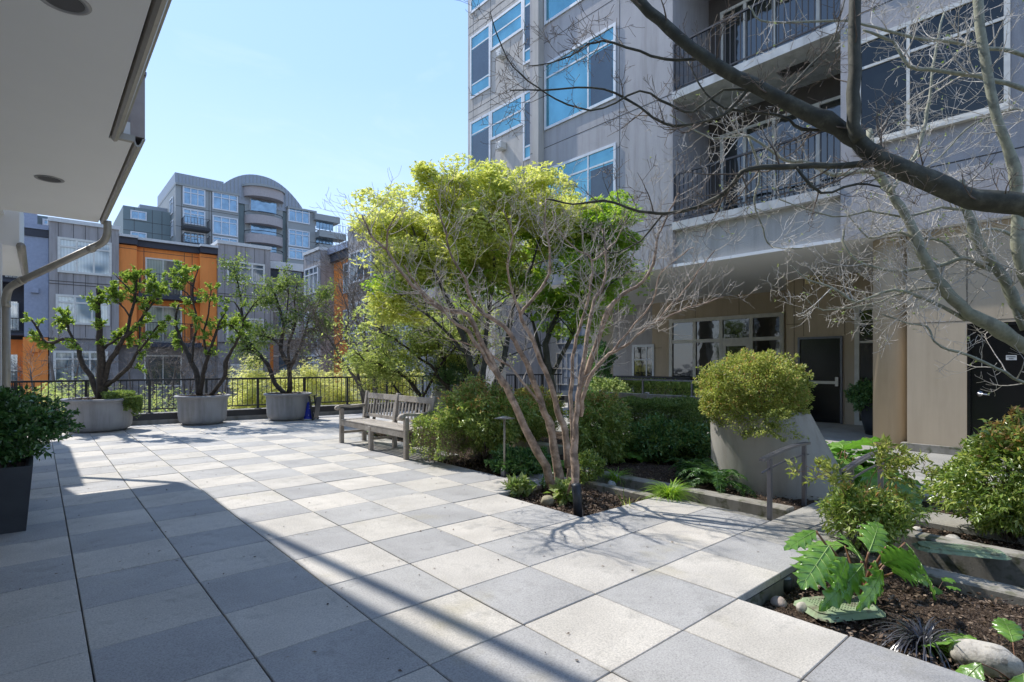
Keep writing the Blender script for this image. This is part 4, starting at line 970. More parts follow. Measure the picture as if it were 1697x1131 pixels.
q=g.uniform(0,1,2400);aa=g.uniform(-1.5,.9,2400); C2=np.stack([ic.x+.62*np.sqrt(q)*np.cos(aa),ic.y+.62*np.sqrt(q)*np.sin(aa),.70+g.uniform(0,.12,2400)],1); D2=g.normal(0,1,(2400,3))+np.array([0,0,.8])
iv=leafcloud('ivy',M['lf_mid'],None,np.concatenate([C,C2]),np.concatenate([D,D2]),.045,6,aspect=.8); tag(iv,'ivy trailing over the right rim of the leftmost round planter','ivy')
# blue cone and board beside pot 3
c=onz(512,696,0); bc=thing('blue_cone','small blue plastic cone with pale spots standing beside the right round planter','cone',(c.x,c.y,0))
m=MB(); m.lathe([(.13,.03),(.05,.42),(.03,.46),(0,.465)],(c.x,c.y,0),20); m.build('cone_body',M['blue'],bc)
m=MB(); m.bbox((c.x-.16,c.y-.16,0),(c.x+.16,c.y+.16,.03),.008); m.build('base',M['white'],bc)
m=MB(); 
for an,z in ((-1.6,.30),(-1.2,.14),(-1.9,.13),(-1.5,.36)): r_=.13-.2*z+.004; p=Vector((c.x+r_*math.cos(an-.7+.6),c.y+r_*math.sin(an-.7+.6),z)); m.lathe([(0,-.012),(.010,-.006),(.012,0),(.010,.006),(0,.012)],p,10)
m.build('spot',M['white'],bc)
m=MB(); u=RT; p0=onz(519,697,0); m.beam(Vector((p0.x,p0.y,.0)),Vector((p0.x,p0.y,.0))+Vector((-RT.x*.10,-RT.y*.10,.62)),.05,.035,(RT.x,RT.y,0)); m.beam(Vector((p0.x,p0.y,.0))+FW*.35,Vector((p0.x,p0.y,.0))+FW*.35+Vector((-RT.x*.10,-RT.y*.10,.62)),.05,.035,(RT.x,RT.y,0))
Mb=Matrix.Translation(Vector((p0.x,p0.y,0)))@Matrix.Rotation(-CYAW+R(90),4,'Z')@Matrix.Rotation(R(10),4,'X'); m.bbox((0,-.0,.02),(.36,.018,.60),.003,Mb)
o=m.build('board',M['planterbk'],None,(p0.x,p0.y,0)); tag(o,'dark framed board leaning against the right round planter','board')
# ---------------------------------------------------------------- black square planter at left with shrub
q=thing('square_planter','charcoal tapered square planter at the left edge with a glossy shrub','planter',(-.9,4.2,0))
m=MB(); x1,x0,y0,y1,h=-.27,-1.35,3.44,4.75,.56; f=.045
vs=[(x0,y0,0),(x1,y0,0),(x1,y1,0),(x0,y1,0),(x0-f,y0-f,h),(x1+f,y0-f,h),(x1+f,y1+f,h),(x0-f,y1+f,h),(x0-f+.03,y0-f+.03,h),(x1+f-.03,y0-f+.03,h),(x1+f-.03,y1+f-.03,h),(x0-f+.03,y1+f-.03,h),(x0+.02,y0+.02,.42),(x1-.02,y0+.02,.42),(x1-.02,y1-.02,.42),(x0+.02,y1-.02,.42)]
fs=[(3,2,1,0)]+[(i,(i+1)%4,4+(i+1)%4,4+i) for i in range(4)]+[(4+i,4+(i+1)%4,8+(i+1)%4,8+i) for i in range(4)]+[(8+i,8+(i+1)%4,12+(i+1)%4,12+i) for i in range(4)]
m.add(vs,fs); m.build('box',M['planterbk'],q); m=MB(); m.add(vs[12:],[(0,1,2,3)]); m.build('soil',M['soil'],q)
def stems(par,c,n,r,h,seed,mat='bark_mid',rad=.006,base=.05,name='stems'):
    rr=random.Random(seed); m=MB(); c=Vector(c)
    for i in range(n):
        a=rr.uniform(0,6.28); q=math.sqrt(rr.random()); d=Vector((math.cos(a)*r[0]*q,math.sin(a)*r[1]*q,0)); b=c+d*(base/max(r)); t=c+d+Vector((0,0,h*rr.uniform(.7,1)))
        mid=b.lerp(t,.5)+Vector((rr.gauss(0,.03),rr.gauss(0,.03),h*.08)); m.tube(smooth_path([b,mid,t],3),[rad,rad*.9,rad*.85,rad*.7,rad*.6,rad*.5,rad*.4],4)
    return m.build(name,M[mat],par)
def shrub(name,label,cat,c,r,mat,n,size,seed,z0=0,lumpy=.14,shell=.5,group=None,mats=None,stem=14,smat='bark_mid',up=.3,flatb=None,aspect=.5,f=3.,rnd=.7,foldk=.25,pw=.7,base=.08):
    t=thing(name,label,cat,(c[0],c[1],z0),group); g=rngn(seed+900)
    p,d=blob(c,r,n,seed,lumpy,shell,f,flatb if flatb is not None else z0+.02,pw=pw)
    dd=leafdirs(d,g,.6,up,rnd)
    if mats:
        sel=mats[1](p,g); leafcloud('young_leaves',M[mats[0]],t,p[sel],dd[sel],size,seed+5,aspect=aspect,fold=foldk); p,dd=p[~sel],dd[~sel]
    leafcloud('foliage',M[mat],t,p,dd,size,seed,aspect=aspect,fold=foldk)
    if stem: stems(t,(c[0],c[1],z0),stem,(r[0]*.8,r[1]*.8),c[2]-z0+r[2]*.55,seed,smat,base=base)
    return t
shrub('potted_shrub','glossy dark green shrub filling the charcoal square planter at left','shrub',(-.83,4.12,.84),(.80,.72,.40),'lf_box',26000,.05,11,.42,.10,.55,stem=30,flatb=.5,pw=.6)
t=thing('leafy_plant','broad leaved plant behind the square planter at the left edge','plant',(-1.35,5.0,0)); acanthus(t,(-1.28,4.95,.55),9,.62,3,(0,360),el=(40,75),W=.32,lobes=4,depth=.4)
# ---------------------------------------------------------------- trees in the pots
def pottree(label,limbs,Y,c,h,seed,mat,per,size,mode,grp='small trees in the round planters',tw=(6,.34),rs=()):
    t=thing('potted_tree',label,'tree',(c[0],c[1],h*.97),grp); T=Tree(seed); T.tw=T.big; pp={'minr':.003,'wander':.22,'up':.0,'nc':[3,3,3],'bigr':.03,'ratio':(.5,.8),'seg':4,'r0':.014}
    rg=random.Random(seed)
    for pts,r0,r1 in limbs:
        dz=rg.uniform(-.25,.25); n=len(pts); L=[]
        for i,(x,y) in enumerate(pts): L.append(P(x,y,Y+dz*i/(n-1) if n>1 else Y))
        if pts[0][1]>640: L[0]=Vector((c[0]+(L[0].x-c[0])*.6,c[1]+(L[0].y-c[1])*.6,h*.93))
        q,rad=T.limb(L,r0,r1,3,8,.008); T.along(q,rad,tw[0],tw[1],1,pp,.35,1.); T.tips.append((q[-1],(q[-1]-q[-2]).normalized()))
    T.big.build('trunk',M['bark_dark'],t)
    if mode=='ros': T.rosettes('crown',M[mat],t,per,size,seed,pts=T.tips+T.nodes,aspect=.42)
    else: T.leaves('crown',M[mat],t,per,size,.07,seed,aspect=.5)
    return t,T
pottree('pollarded tree with glossy leaf clusters in the leftmost round planter',[
 ([(168,655),(168,600),(165,560),(163,520),(162,478)],.085,.035),
 ([(165,650),(150,625),(135,600),(128,572),(108,562),(82,569),(70,558),(52,530)],.06,.02),
 ([(128,575),(115,548),(110,530),(112,520)],.03,.015),
 ([(172,650),(176,615),(192,585),(206,560),(225,545),(240,520),(256,500)],.065,.02),
 ([(176,640),(190,630),(210,612),(224,590),(238,572),(262,540),(283,528)],.045,.014),
 ([(168,585),(178,572),(200,560),(210,558)],.035,.015),
 ([(210,555),(216,525),(224,490),(215,480),(190,455)],.035,.012),
 ([(224,490),(226,470),(228,460)],.02,.012),([(240,520),(252,495),(262,478)],.02,.012),([(215,525),(200,505),(185,492)],.018,.01)],11.75,pc[0],.70,21,'lf_pot',7,.064,'ros',tw=(12,.20))
pottree('pollarded tree with dense glossy leaves in the middle round planter',[
 ([(327,652),(326,620),(318,600),(305,575),(296,555),(290,530),(296,505)],.075,.02),
 ([(330,650),(336,620),(344,595),(352,570),(360,545),(372,520)],.06,.018),
 ([(354,648),(372,625),(374,600),(385,580),(398,555),(404,530),(388,500)],.055,.016),
 ([(318,600),(322,560),(325,530),(320,500),(322,470),(328,445)],.03,.012),
 ([(344,595),(338,560),(345,520),(350,480)],.03,.012),([(322,500),(300,480),(268,475)],.018,.01),([(398,555),(384,540),(372,534)],.02,.012),([(325,480),(306,462),(296,440)],.014,.007)],13.15,pc[1],.69,22,'lf_pot',6,.064,'ros',tw=(11,.22))
pottree('fine twigged tree with small leaves in the right round planter',[
 ([(479,648),(480,615),(470,590),(465,575),(470,540),(462,510),(455,485),(442,470)],.07,.018),
 ([(474,648),(455,635),(446,610),(432,590),(410,565),(402,545),(404,530)],.065,.02),
 ([(446,610),(428,585),(412,578),(400,560)],.04,.02),
 ([(404,540),(400,505),(394,470),(388,450)],.03,.012),([(404,532),(420,505),(440,490)],.025,.01),
 ([(480,612),(490,590),(498,575),(506,550),(512,520)],.05,.016),([(480,605),(478,570),(490,535),(488,500),(492,470)],.04,.014),
 ([(465,575),(448,560),(430,555)],.025,.012),([(512,530),(528,505),(535,485)],.02,.01),([(470,545),(478,500),(474,460)],.022,.01),([(500,560),(520,545),(540,535)],.02,.01)],14.1,pc[2],.69,23,'lf_mid',6,.065,'lv',tw=(10,.36))
# ---------------------------------------------------------------- multi-stem tree with reddish bark
t=thing('multi_stem_tree','multi-stemmed nearly bare tree with reddish bark in the mulch bed of the terrace','tree',(.7,1.7,0)); b0=P(930,806,6.3); t.location=(b0.x,b0.y,0)
T=Tree(5); tp={'minr':.0017,'wander':.16,'up':.13,'nc':[2,4,3],'bigr':.016,'ratio':(.4,.7),'seg':5,'r0':.0055,'ang':(30,75)}
def PL(pts,Y0,Y1): n=len(pts); return [P(x,y,Y0+(Y1-Y0)*i/(n-1)) for i,(x,y) in enumerate(pts)]
ST=[([(921,806),(905,775),(883,734),(853,672),(835,637),(816,600),(800,572),(776,524),(733,513),(698,484),(670,458),(640,415),(613,387),(600,356)],6.3,5.7,.062,.010,34),
 ([(835,640),(808,600),(776,551),(755,536),(728,512),(708,500),(690,470),(670,440)],6.1,5.6,.03,.009,14),
 ([(640,415),(645,380),(660,350)],5.75,5.6,.016,.006,6),
 ([(932,812),(922,761),(912,706),(900,677),(887,642),(872,600),(860,578),(835,540),(800,520),(781,496),(770,460),(745,420),(738,385),(720,330)],6.3,6.0,.058,.008,34),
 ([(942,775),(937,714),(925,682),(912,637),(897,600),(880,560),(863,521),(888,490),(911,452),(909,400),(902,380),(905,330)],6.35,6.3,.048,.009,30),
 ([(863,521),(845,470),(842,430),(850,390),(835,350)],6.3,6.0,.02,.007,12),
 ([(940,806),(948,738),(946,674),(949,612),(955,560),(968,520),(978,486),(980,433),(959,415),(931,390),(915,350)],6.4,6.5,.034,.008,26),
 ([(980,433),(1000,420),(1020,400),(1040,360)],6.5,6.6,.016,.006,10),
 ([(959,852),(956,830),(954,798),(953,724),(959,657),(967,600),(977,539),(984,500),(1001,470),(1005,420),(998,380)],5.35,6.1,.055,.010,26),
 ([(960,645),(980,600),(1001,530),(1027,490),(1067,467),(1086,421),(1092,390),(1110,350),(1125,320)],5.8,5.6,.036,.008,26),
 ([(962,690),(968,650),(985,615),(1010,588),(1035,575),(1055,557),(1084,537),(1127,516),(1160,505),(1199,492)],5.65,5.2,.028,.006,24),
 ([(1010,588),(1040,552),(1080,500),(1095,455),(1120,430),(1150,410)],5.5,5.2,.014,.005,16),
 ([(1084,537),(1110,510),(1145,470),(1165,440),(1185,415)],5.3,5.1,.012,.005,14),
 ([(900,677),(870,640),(848,610),(815,590),(790,575),(740,560)],6.2,6.1,.02,.007,12),
 ([(954,790),(945,805),(938,828)],5.5,5.9,.03,.012,0)]
for k,(pts,Y0,Y1,r0,r1,nt) in enumerate(ST):
    L=PL(pts,Y0,Y1)
    if pts[0][1]>795: L[0].z=-.1
    q,rad=T.limb(L,r0*.93,r1*.8,3,9,.006,pw=.75); T.along(q,rad,int(nt*.75),.5,2,tp,.42 if pts[0][1]>700 else .1,1.)
T.big.build('stems',M['bark_red'],t); T.tw.build('twigs',M['twig'],t)
c=P(958,838,5.35); m=MB(); m.tube([(c.x,c.y,-.1),(c.x-.01,c.y,.12),(c.x-.03,c.y+.0,.26)],[.045,.045,.047],12); m.build('trunk_wrap',M['planterbk'],t)
# ---------------------------------------------------------------- leafy trees behind
def crown(name,mat,parent,c,r,nc,per,size,seed,cl=(.34,.34,.17),lobes=5,shell=.35,tilt=.3,keepf=None):
    g=rngn(seed); pc_,dc=blob(c,r,nc,seed,.18,shell,2.5); Cs=[];Ds=[]
    for k in range(len(pc_)):
        s=g.uniform(.6,1.3); p=g.normal(0,1,(per,3)); p/=np.maximum(1,np.linalg.norm(p,axis=1,keepdims=True)*.75); p=p*np.array(cl)*s*.55
        out=dc[k].copy(); out[2]*=.3; p[:,2]-=tilt*(p@out)      # tiers droop outwards
        Cs.append(pc_[k]+p); Ds.append(unit(p*np.array([1,1,.4])+g.normal(0,.5,p.shape)*.7+out*.25+np.array([0,0,-.06])))
    return leafcloud(name,M[mat],parent,np.concatenate(Cs),np.concatenate(Ds),size,seed+1,aspect=.34,lobes=lobes,flat=1.3)
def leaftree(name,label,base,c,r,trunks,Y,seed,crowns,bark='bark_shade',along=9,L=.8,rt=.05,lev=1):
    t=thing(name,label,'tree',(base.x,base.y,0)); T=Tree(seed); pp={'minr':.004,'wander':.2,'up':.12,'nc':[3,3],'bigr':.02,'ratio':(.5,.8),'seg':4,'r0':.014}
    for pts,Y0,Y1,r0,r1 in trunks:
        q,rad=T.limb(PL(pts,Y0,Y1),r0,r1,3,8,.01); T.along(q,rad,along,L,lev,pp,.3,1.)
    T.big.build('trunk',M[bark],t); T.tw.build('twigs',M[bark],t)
    for k,(nm,mat,cc,rr_,nc,per,size) in enumerate(crowns): crown(nm,mat,t,cc,rr_,nc,per,size,seed*10+k)
    return t
Y=9.6
def cpx(px,py,Y): return tuple(P(px,py,Y))
leaftree('maple_tree','tall maple with glowing yellow green young leaves rising behind the multi-stem tree',P(790,720,Y),None,None,[
 ([(800,745),(790,640),(775,590),(762,545),(740,490),(700,420),(680,370)],Y,Y-.6,.075,.015),([(795,700),(800,620),(805,560),(812,500),(820,420),(800,330)],Y,Y,.06,.012),([(798,720),(820,640),(838,580),(850,510),(880,440),(900,380)],Y,Y+.4,.06,.012),([(775,590),(730,540),(690,510),(650,480)],Y,Y-.5,.03,.01)],Y,31,
 [('crown','lf_yel',cpx(762,402,Y),(1.85,1.4,1.0),250,60,.055),('crown','lf_yel',cpx(880,340,Y),(1.0,1.0,.55),100,60,.055),('crown','lf_yel',cpx(665,385,Y),(.75,.8,.75),75,60,.055),('crown','lf_yel',cpx(790,325,Y),(.95,.8,.42),50,60,.055),('crown','lf_maple',cpx(790,455,Y+.5),(1.9,1.2,.9),120,50,.06),('crown','lf_yel',cpx(668,500,Y),(.5,.6,.42),34,60,.055)],along=10,L=.9)
leaftree('maple_tree','smaller maple with fresh darker green leaves between the multi-stem tree and the tower wall',P(912,700,10.6),None,None,[
 ([(915,720),(912,620),(905,570),(925,520),(950,470),(985,420)],10.6,10.6,.075,.012),([(913,622),(942,569),(960,530),(1000,480),(1040,450)],10.6,10.2,.045,.01),([(912,640),(890,560),(880,500),(900,430)],10.6,10.9,.04,.01)],10.6,32,
 [('crown','lf_maple',cpx(985,430,10.4),(1.05,1.15,1.0),120,60,.058),('crown','lf_maple',cpx(1010,375,10.4),(.75,.8,.5),45,70,.055),('crown','lf_maple',cpx(950,520,10.6),(1.05,1.0,.5),55,70,.055),('crown','lf_yel',cpx(925,370,10.4),(.7,.7,.6),60,95,.05)],along=9,L=.8)
leaftree('spreading_tree','low spreading tree with light green leaves and dark crooked limbs behind the bench','','','',[],0,0,[]) if False else None
t=thing('spreading_tree','low spreading tree with light green leaves and crooked limbs behind the bench','tree',tuple(P(700,735,11.8).xy)+(0,)); T=Tree(33); pp={'minr':.0035,'wander':.3,'up':.06,'nc':[3,3,3],'bigr':.02,'ratio':(.5,.8),'seg':4,'r0':.014,'ang':(30,70)}
for pts,Y0,Y1,r0,r1 in [([(704,735),(704,690),(700,660),(670,625),(640,610),(610,600),(590,585)],11.8,11.2,.055,.012),([(745,735),(748,690),(742,650),(720,615),(690,590),(650,560),(620,540)],11.8,11.5,.05,.012),([(748,690),(765,640),(790,600),(800,570)],11.8,12,.035,.012),([(742,650),(735,600),(720,560),(700,530)],11.8,12.2,.035,.01),([(704,690),(660,650),(640,600),(660,555)],11.8,12.2,.03,.01),([(700,660),(740,590),(770,560),(780,520)],11.8,11.6,.03,.01)]:
    L=PL(pts,Y0,Y1); 
    if pts[0][1]>730: L[0].z=-.05
    q,rad=T.limb(L,r0,r1,3,8,.02); T.along(q,rad,11,.75,2,pp,.3,1.)
T.big.build('trunk',M['bark_dark'],t); T.tw.build('twigs',M['bark_dark'],t); T.leaves('crown',M['lf_light'],t,2,.055,.06,34,aspect=.5)
crown('crown_tiers','lf_light',t,cpx(690,545,11.8),(1.5,1.3,.62),120,55,.055,35); crown('crown_tiers','lf_light',t,cpx(625,600,11.6),(.7,.8,.4),40,50,.055,36)
# bare trees beyond the bench
def baretree(label,pts_list,seed,mat='bark_mid',tm='bark_mid',nt=16,L=.9,lev=2,base=None,zb=None,minr=.004,group='bare spring trees behind the bench'):
    b=P(*pts_list[0][0][0],pts_list[0][1]); t=thing('bare_tree',label,'tree',(b.x,b.y,zb if zb is not None else max(b.z,-6.2)),group); T=Tree(seed); T.tw=T.big; pp={'minr':minr,'wander':.22,'up':.08,'nc':[3,4,4],'bigr':.02,'ratio':(.5,.8),'seg':4,'r0':.012}
    for pts,Y0,Y1,r0,r1 in pts_list:
        q,rad=T.limb(PL(pts,Y0,Y1),r0,r1,3,7,.01); T.along(q,rad,nt,L,lev,pp,.25,1.)
    T.big.build('trunk',M[mat],t); return t
baretree('bare tree leaning left over the railing behind the wooden bench',[([(612,725),(603,652),(575,610),(544,560),(520,545),(495,550)],13,13.2,.05,.01),([(612,725),(600,660),(590,600),(572,555),(578,520),(560,470)],13,13.4,.045,.01),([(618,720),(622,650),(605,560),(607,520),(620,470),(625,430)],13,13.5,.045,.01),([(575,610),(560,600),(530,590),(510,600)],13.1,13,.02,.008)],41,nt=16)
baretree('bare twiggy tree rising beyond the railing in front of the grey wing',[([(640,1000),(622,640),(600,560),(585,510),(590,470)],19,19,.09,.015),([(622,640),(640,580),(632,540),(610,480),(615,440)],19,19,.06,.012)],42,nt=16,L=1.5,minr=.005,zb=-6.2)
for k,(px,lab) in enumerate(((262,'bare bushy tree beyond the railing between the left and middle planters'),(350,'bare bushy tree beyond the railing behind the middle planter'),(100,'bare reddish twiggy tree beyond the railing at far left'),(520,'bare twiggy tree beyond the railing to the right of the right planter'))):
    baretree(lab,[([(px,1050),(px,760),(px-10,640),(px-18,590)],24,24,.13,.03),([(px,760),(px+22,650),(px+30,600)],24,24,.08,.02),([(px,800),(px-40,670),(px-50,610)],24,24,.08,.02),([(px,800),(px+45,680),(px+60,620)],24,25,.07,.02)],50+k,nt=9,L=1.1,lev=2,minr=.005,zb=-6.2,group='bare bushy trees in the street')
# ---------------------------------------------------------------- shrubs beyond the railing
M['lf_lime']=leafmat('lime yellow shrub leaf',G((.34,.38,.10),(.52,.54,.18),(.66,.66,.32)),.5,.5)
for k,(px,py,Yy,rx,rz,lab) in enumerate([(430,664,19,1.15,1.35,'lime yellow shrub beyond the railing left of the right planter'),(515,668,19.5,1.2,1.25,'lime yellow shrub beyond the railing right of the right planter'),(585,662,20,1.25,1.35,'lime yellow shrub beyond the railing at the left arm of the bench'),(648,668,21,1.1,1.2,'lime yellow shrub beyond the railing above the back of the bench')]):
    c=P(px,py,Yy); t=thing('lime_shrub',lab,'shrub',(c.x,c.y,-6.2),'lime yellow shrubs beyond the railing'); crown('crown','lf_lime',t,tuple(c),(rx*1.1,rx*1.1,rz),120,60,.085,60+k,cl=(.45,.45,.3),lobes=3,shell=.4)
    p,d=blob((c.x,c.y,c.z-2),(rx*1.1,rx*1.1,1.6),5000,70+k,.15,.5); leafcloud('lower_crown',M['lf_mid'],t,p,leafdirs(d,rngn(k),.6,.3),.12,k)
    stems(t,(c.x,c.y,-6.2),6,(rx*.6,rx*.6),6,80+k,'bark_mid',.035,base=.3)
for k,(px,py,Yy,lab) in enumerate([(75,675,17,'sparse pale leaved shrub beyond the railing beside the square planter'),(250,685,17.5,'sparse pale leaved shrub beyond the railing between the left and middle planters'),(120,668,18.5,'sparse pale leaved shrub beyond the railing behind the leftmost planter'),(330,690,19,'sparse pale leaved shrub beyond the railing behind the middle planter')]):
    c=P(px,py,Yy); t=thing('sparse_shrub',lab,'shrub',(c.x,c.y,-6.2),'sparse shrubs beyond the railing'); crown('crown','lf_light',t,tuple(c),(1.5,1.5,.8),26,26,.08,90+k,cl=(.7,.7,.5),lobes=3,shell=.3); stems(t,(c.x,c.y,-6.2),9,(1.1,1.1),6.4,95+k,'bark_mid',.03,base=.3)
# ---------------------------------------------------------------- garden planting
nanred=lambda z,fr=.5,w=.12: (lambda p,g: (p[:,2]+g.normal(0,w,len(p))>z)&(g.uniform(0,1,len(p))<fr))
def gp(px,py,Y,z=None): p=P(px,py,Y); return (p.x,p.y,p.z if z is None else z)
# clipped shrub at the bench
t=thing('clipped_shrub','low clipped twiggy shrub pressed against the right arm of the bench','shrub',gp(712,760,7.7,0)); 
lo,hi=(3.95,3.45,.10),(4.75,4.32,.66); p,d=boxcloud(lo,hi,15000,101,.07,.06); g=rngn(102); sel=(p[:,2]>.5)|(g.uniform(0,1,len(p))<.42); leafcloud('foliage',M['lf_nan'],t,p[sel],leafdirs(d[sel],g,.5,.4),.035,103)
T=Tree(104); pp={'minr':.0016,'wander':.3,'up':.15,'nc':[3,4,4],'bigr':.5,'ratio':(.5,.8),'seg':4,'ang':(25,65)}
for i in range(26):
    x=T.r.uniform(4.1,4.6);y=T.r.uniform(3.6,4.2); T.grow((x,y,-.05),(T.r.gauss(0,.4),T.r.gauss(0,.4),1),.42,.006,3,pp)
T.tw.build('twigs',M['bark_red'],t)
# nandinas
shrub('nandina_shrub','large arching nandina with fine glossy leaves right of the clipped shrub, behind the path lamp','shrub',gp(802,690,8.0),(.58,.70,.52),'lf_nan',21000,.06,111,0,.2,.45,mats=('lf_red',nanred(.9,.35)),up=.0,aspect=.33,stem=30,flatb=.10)
shrub('nandina_shrub','nandina with warm tinted tips left of the multi-stem tree, behind the stone edging','shrub',gp(878,690,9.6),(.58,.55,.50),'lf_olive',15000,.06,113,0,.2,.45,mats=('lf_red',nanred(.75,.4)),up=.1,aspect=.33,stem=20)
shrub('nandina_shrub','upright nandina with drooping leaves just right of the multi-stem tree','shrub',gp(988,712,8.0),(.42,.42,.56),'lf_nan',15000,.065,115,0,.18,.4,mats=('lf_red',nanred(.9,.5)),up=-.25,aspect=.28,stem=24)
shrub('low_shrub','low dark leaved groundcover shrub behind the nearest stem base','shrub',gp(868,770,7.3,.12),(.5,.4,.2),'lf_dk',5000,.055,117,-.05,.2,.4,stem=6)
shrub('small_boxwood','small light green boxwood at the foot of the upright nandina','shrub',gp(974,785,6.75,.16),(.20,.20,.20),'lf_nan',3200,.035,119,-.08,.1,.5,stem=10,group=None)
shrub('leafy_shrub','dark rounded leafy shrub between the hedge and the fern','shrub',gp(1112,735,8.2),(.66,.66,.32),'lf_dk',21000,.055,121,0,.18,.5,mats=('lf_mid',lambda p,g:(g.uniform(0,1,len(p))<.45)),stem=20,smat='bark_dark')
t=thing('clipped_hedge','dark clipped box hedge in front of the far bench','hedge',gp(1092,675,9.3,0)); lo,hi=(7.05,1.5,.40),(7.65,3.0,.84); p,d=boxcloud(lo,hi,16000,123,.05,.04); leafcloud('foliage',M['lf_mid'],t,p,leafdirs(d,rngn(1),.6,.3),.038,124); stems(t,(7.35,2.25,-.03),16,(.25,.6),.8,125,'bark_dark',.012,base=.8)
t=thing('clipped_hedge','long green hedge row under the ground floor windows','hedge',(12.2,5.5,0)); lo,hi=(11.9,3.2,.1),(12.6,8.0,.98); p,d=boxcloud(lo,hi,26000,126,.08,.07); leafcloud('foliage',M['lf_nan'],t,p,leafdirs(d,rngn(2),.6,.3),.06,127); stems(t,(12.25,5.5,0),20,(.3,2.2),.9,128,'bark_mid',.012,base=2.)
wall('raised_planter',[((11.75,3.0,0),(12.75,8.2,.35))],'concd','long low concrete planter holding the hedge row under the windows','planter')
t=thing('guard_rail','thin grey guard rail above the far hedge row','railing',(11.7,5.5,0)); 
m=MB(); m.beam((11.6,2.6,1.03),(11.6,8.4,1.03),.05,.04); m.build('top_rail',M['greymetal'],t)
for y in (2.8,4.2,5.6,7.0,8.2): m=MB(); m.box((11.58,y-.02,0),(11.62,y+.02,1.012)); m.build('post',M['greymetal'],t)
wb=thing('windowsill_bench','long dark bench seat in front of the ground floor windows','bench',(15.2,7.5,0)); m=MB(); m.bbox((14.9,6.2,.95),(15.4,9.6,1.03),.01); m.build('seat',M['darkmetal'],wb)
m=MB(); [m.box((15.1,y,0),(15.2,y+.08,.95)) for y in (6.4,7.9,9.4)]; m.build('leg',M['darkmetal'],wb)
shrub('round_bush','dark round bush beside the pillar behind the multi-stem tree','shrub',gp(1000,655,13.0),(.55,.55,.40),'lf_dk',7000,.06,129,.0,.2,.45,stem=6)
shrub('variegated_bush','pale variegated bush at the left end of the far hedge row','shrub',gp(1012,645,11.5),(.35,.35,.22),'lf_hosta',4000,.055,131,.5,.2,.45,stem=4)
# broadleaf plants
def leafy(label,c,n,size,seed,W=.45,lobes=0,depth=0,el=(20,65),mat=None,name='broadleaf_plant',cat='plant'):
    t=thing(name,label,cat,c); acanthus(t,c,n,size,seed,(0,360),el=el,W=W,lobes=lobes,depth=depth); return t
leafy('broad leaved green plants below the far bench, right of the upright nandina',gp(1035,752,8.3,0),20,.42,201,.36,3,.25)
leafy('broad leaved green plant behind the upright nandina at the end of the far bench',gp(1010,735,9.6,0),14,.5,202,.36,3,.25)
leafy('lime green low plant on the paving edge behind the bench legs',gp(636,722,10.9,0),12,.34,203,.22,0,0,(35,75))
leafy('broad leaved plants under the path lamp bed behind the leaning stem',gp(900,765,7.6,-.05),18,.34,204,.4,2,.2)
for k,(px,py,Yy,lab) in enumerate(((857,812,6.25,'small pale green perennial at the left corner of the mulch bed'),(937,820,5.95,'small green perennial at the foot of the multi-stem tree'))):
    c=gp(px,py,Yy,-.07); t=thing('small_perennial',lab,'plant',c); p,d=blob((c[0],c[1],.03),(.17,.17,.11),260,210+k,.1,.2); leafcloud('leaves',M['lf_hosta'],t,p,leafdirs(d,rngn(k),.8,.5),.085,212+k,aspect=.6); stems(t,c,8,(.1,.1),.12,214+k,'petiole',.004)
shrub('small_shrub','tiny dark shrub right beside the leftmost stem base','shrub',gp(908,797,6.5,.02),(.11,.11,.12),'lf_dk',600,.035,216,-.08,.2,.4,stem=5)
# grasses
def tuft(name,label,c,n,L,seed,mat,w=.006,group=None,**k):
    t=thing(name,label,'grass',c,group); m=MB(); grasstuft(m,c,n,L,seed,w,zmin=c[2]-.04,**k); m.build('blades',M[mat],t); return t
tuft('grass_tuft','bright lime green grass tuft beside the corner of the paving',gp(1110,818,5.95,-.06),420,.34,221,'lf_grass',.006,spread=(30,88))
tuft('grass_tuft','small pale green grass tuft left of the lime green one',gp(1022,793,6.85,-.06),160,.30,222,'lf_grass',.004,spread=(50,90))
tuft('sprouting_stem','thin sprouting stem with tiny leaves in the mulch bed',gp(1040,835,5.6,-.08),10,.26,223,'lf_light',.006,spread=(60,90),curl=.3)
c=gp(1530,1052,3.05,-.16); tuft('black_grass','arching black mondo grass clump in the near mulch bed',(c[0],c[1],-.15),230,.30,224,'lf_black',.0042,spread=(20,80),curl=1.25)
c=onx(1545,836,6.85); 
tuft('black_grass','black mondo grass in the shaded gap between the plank and the path',(6.75,-2.0,-.13),260,.28,225,'lf_black',.005,spread=(15,80),curl=1.2)
# fern
def fern(label,c,n,L,seed):
    t=thing('fern',label,'fern',c); rg=random.Random(seed); C=[];D=[];m=MB(); c=Vector(c)
    S=[]
    for i in range(n):
        a=6.28*i/n+rg.uniform(-.3,.3); e=R(rg.uniform(40,78)); l=L*rg.uniform(.7,1.1); h=Vector((math.cos(a),math.sin(a),0)); s=Vector((-h.y,h.x,0)); p=c.copy(); pts=[p.copy()]; K=26
        for k in range(K):
            d=h*math.cos(e)+Vector((0,0,math.sin(e))); p=p+d*l/K; pts.append(p.copy()); e-=R(4.4)
            if k>2:
                t_=k/K; ll=.105*math.sin(math.pi*min(1,(t_*.92+.07)))**.7*(1.15-t_*.6)
                for sg in (-1,1): C.append(tuple(p)); D.append(tuple((s*sg+d*.45-Vector((0,0,.12))))); S.append(ll)
        m.tube(pts,.003,4)
    m.build('frond_stems',M['lf_fern'],t)
    C=np.array(C);D=np.array(D);S=np.array(S)[:,None]; leafcloud('fronds',M['lf_fern'],t,C,D,S,seed,aspect=.26,jit=.08,fold=.1); return t
fern('sword fern with drooping fronds at the foot of the big concrete planter',gp(1190,795,6.35,.0),26,.68,231)
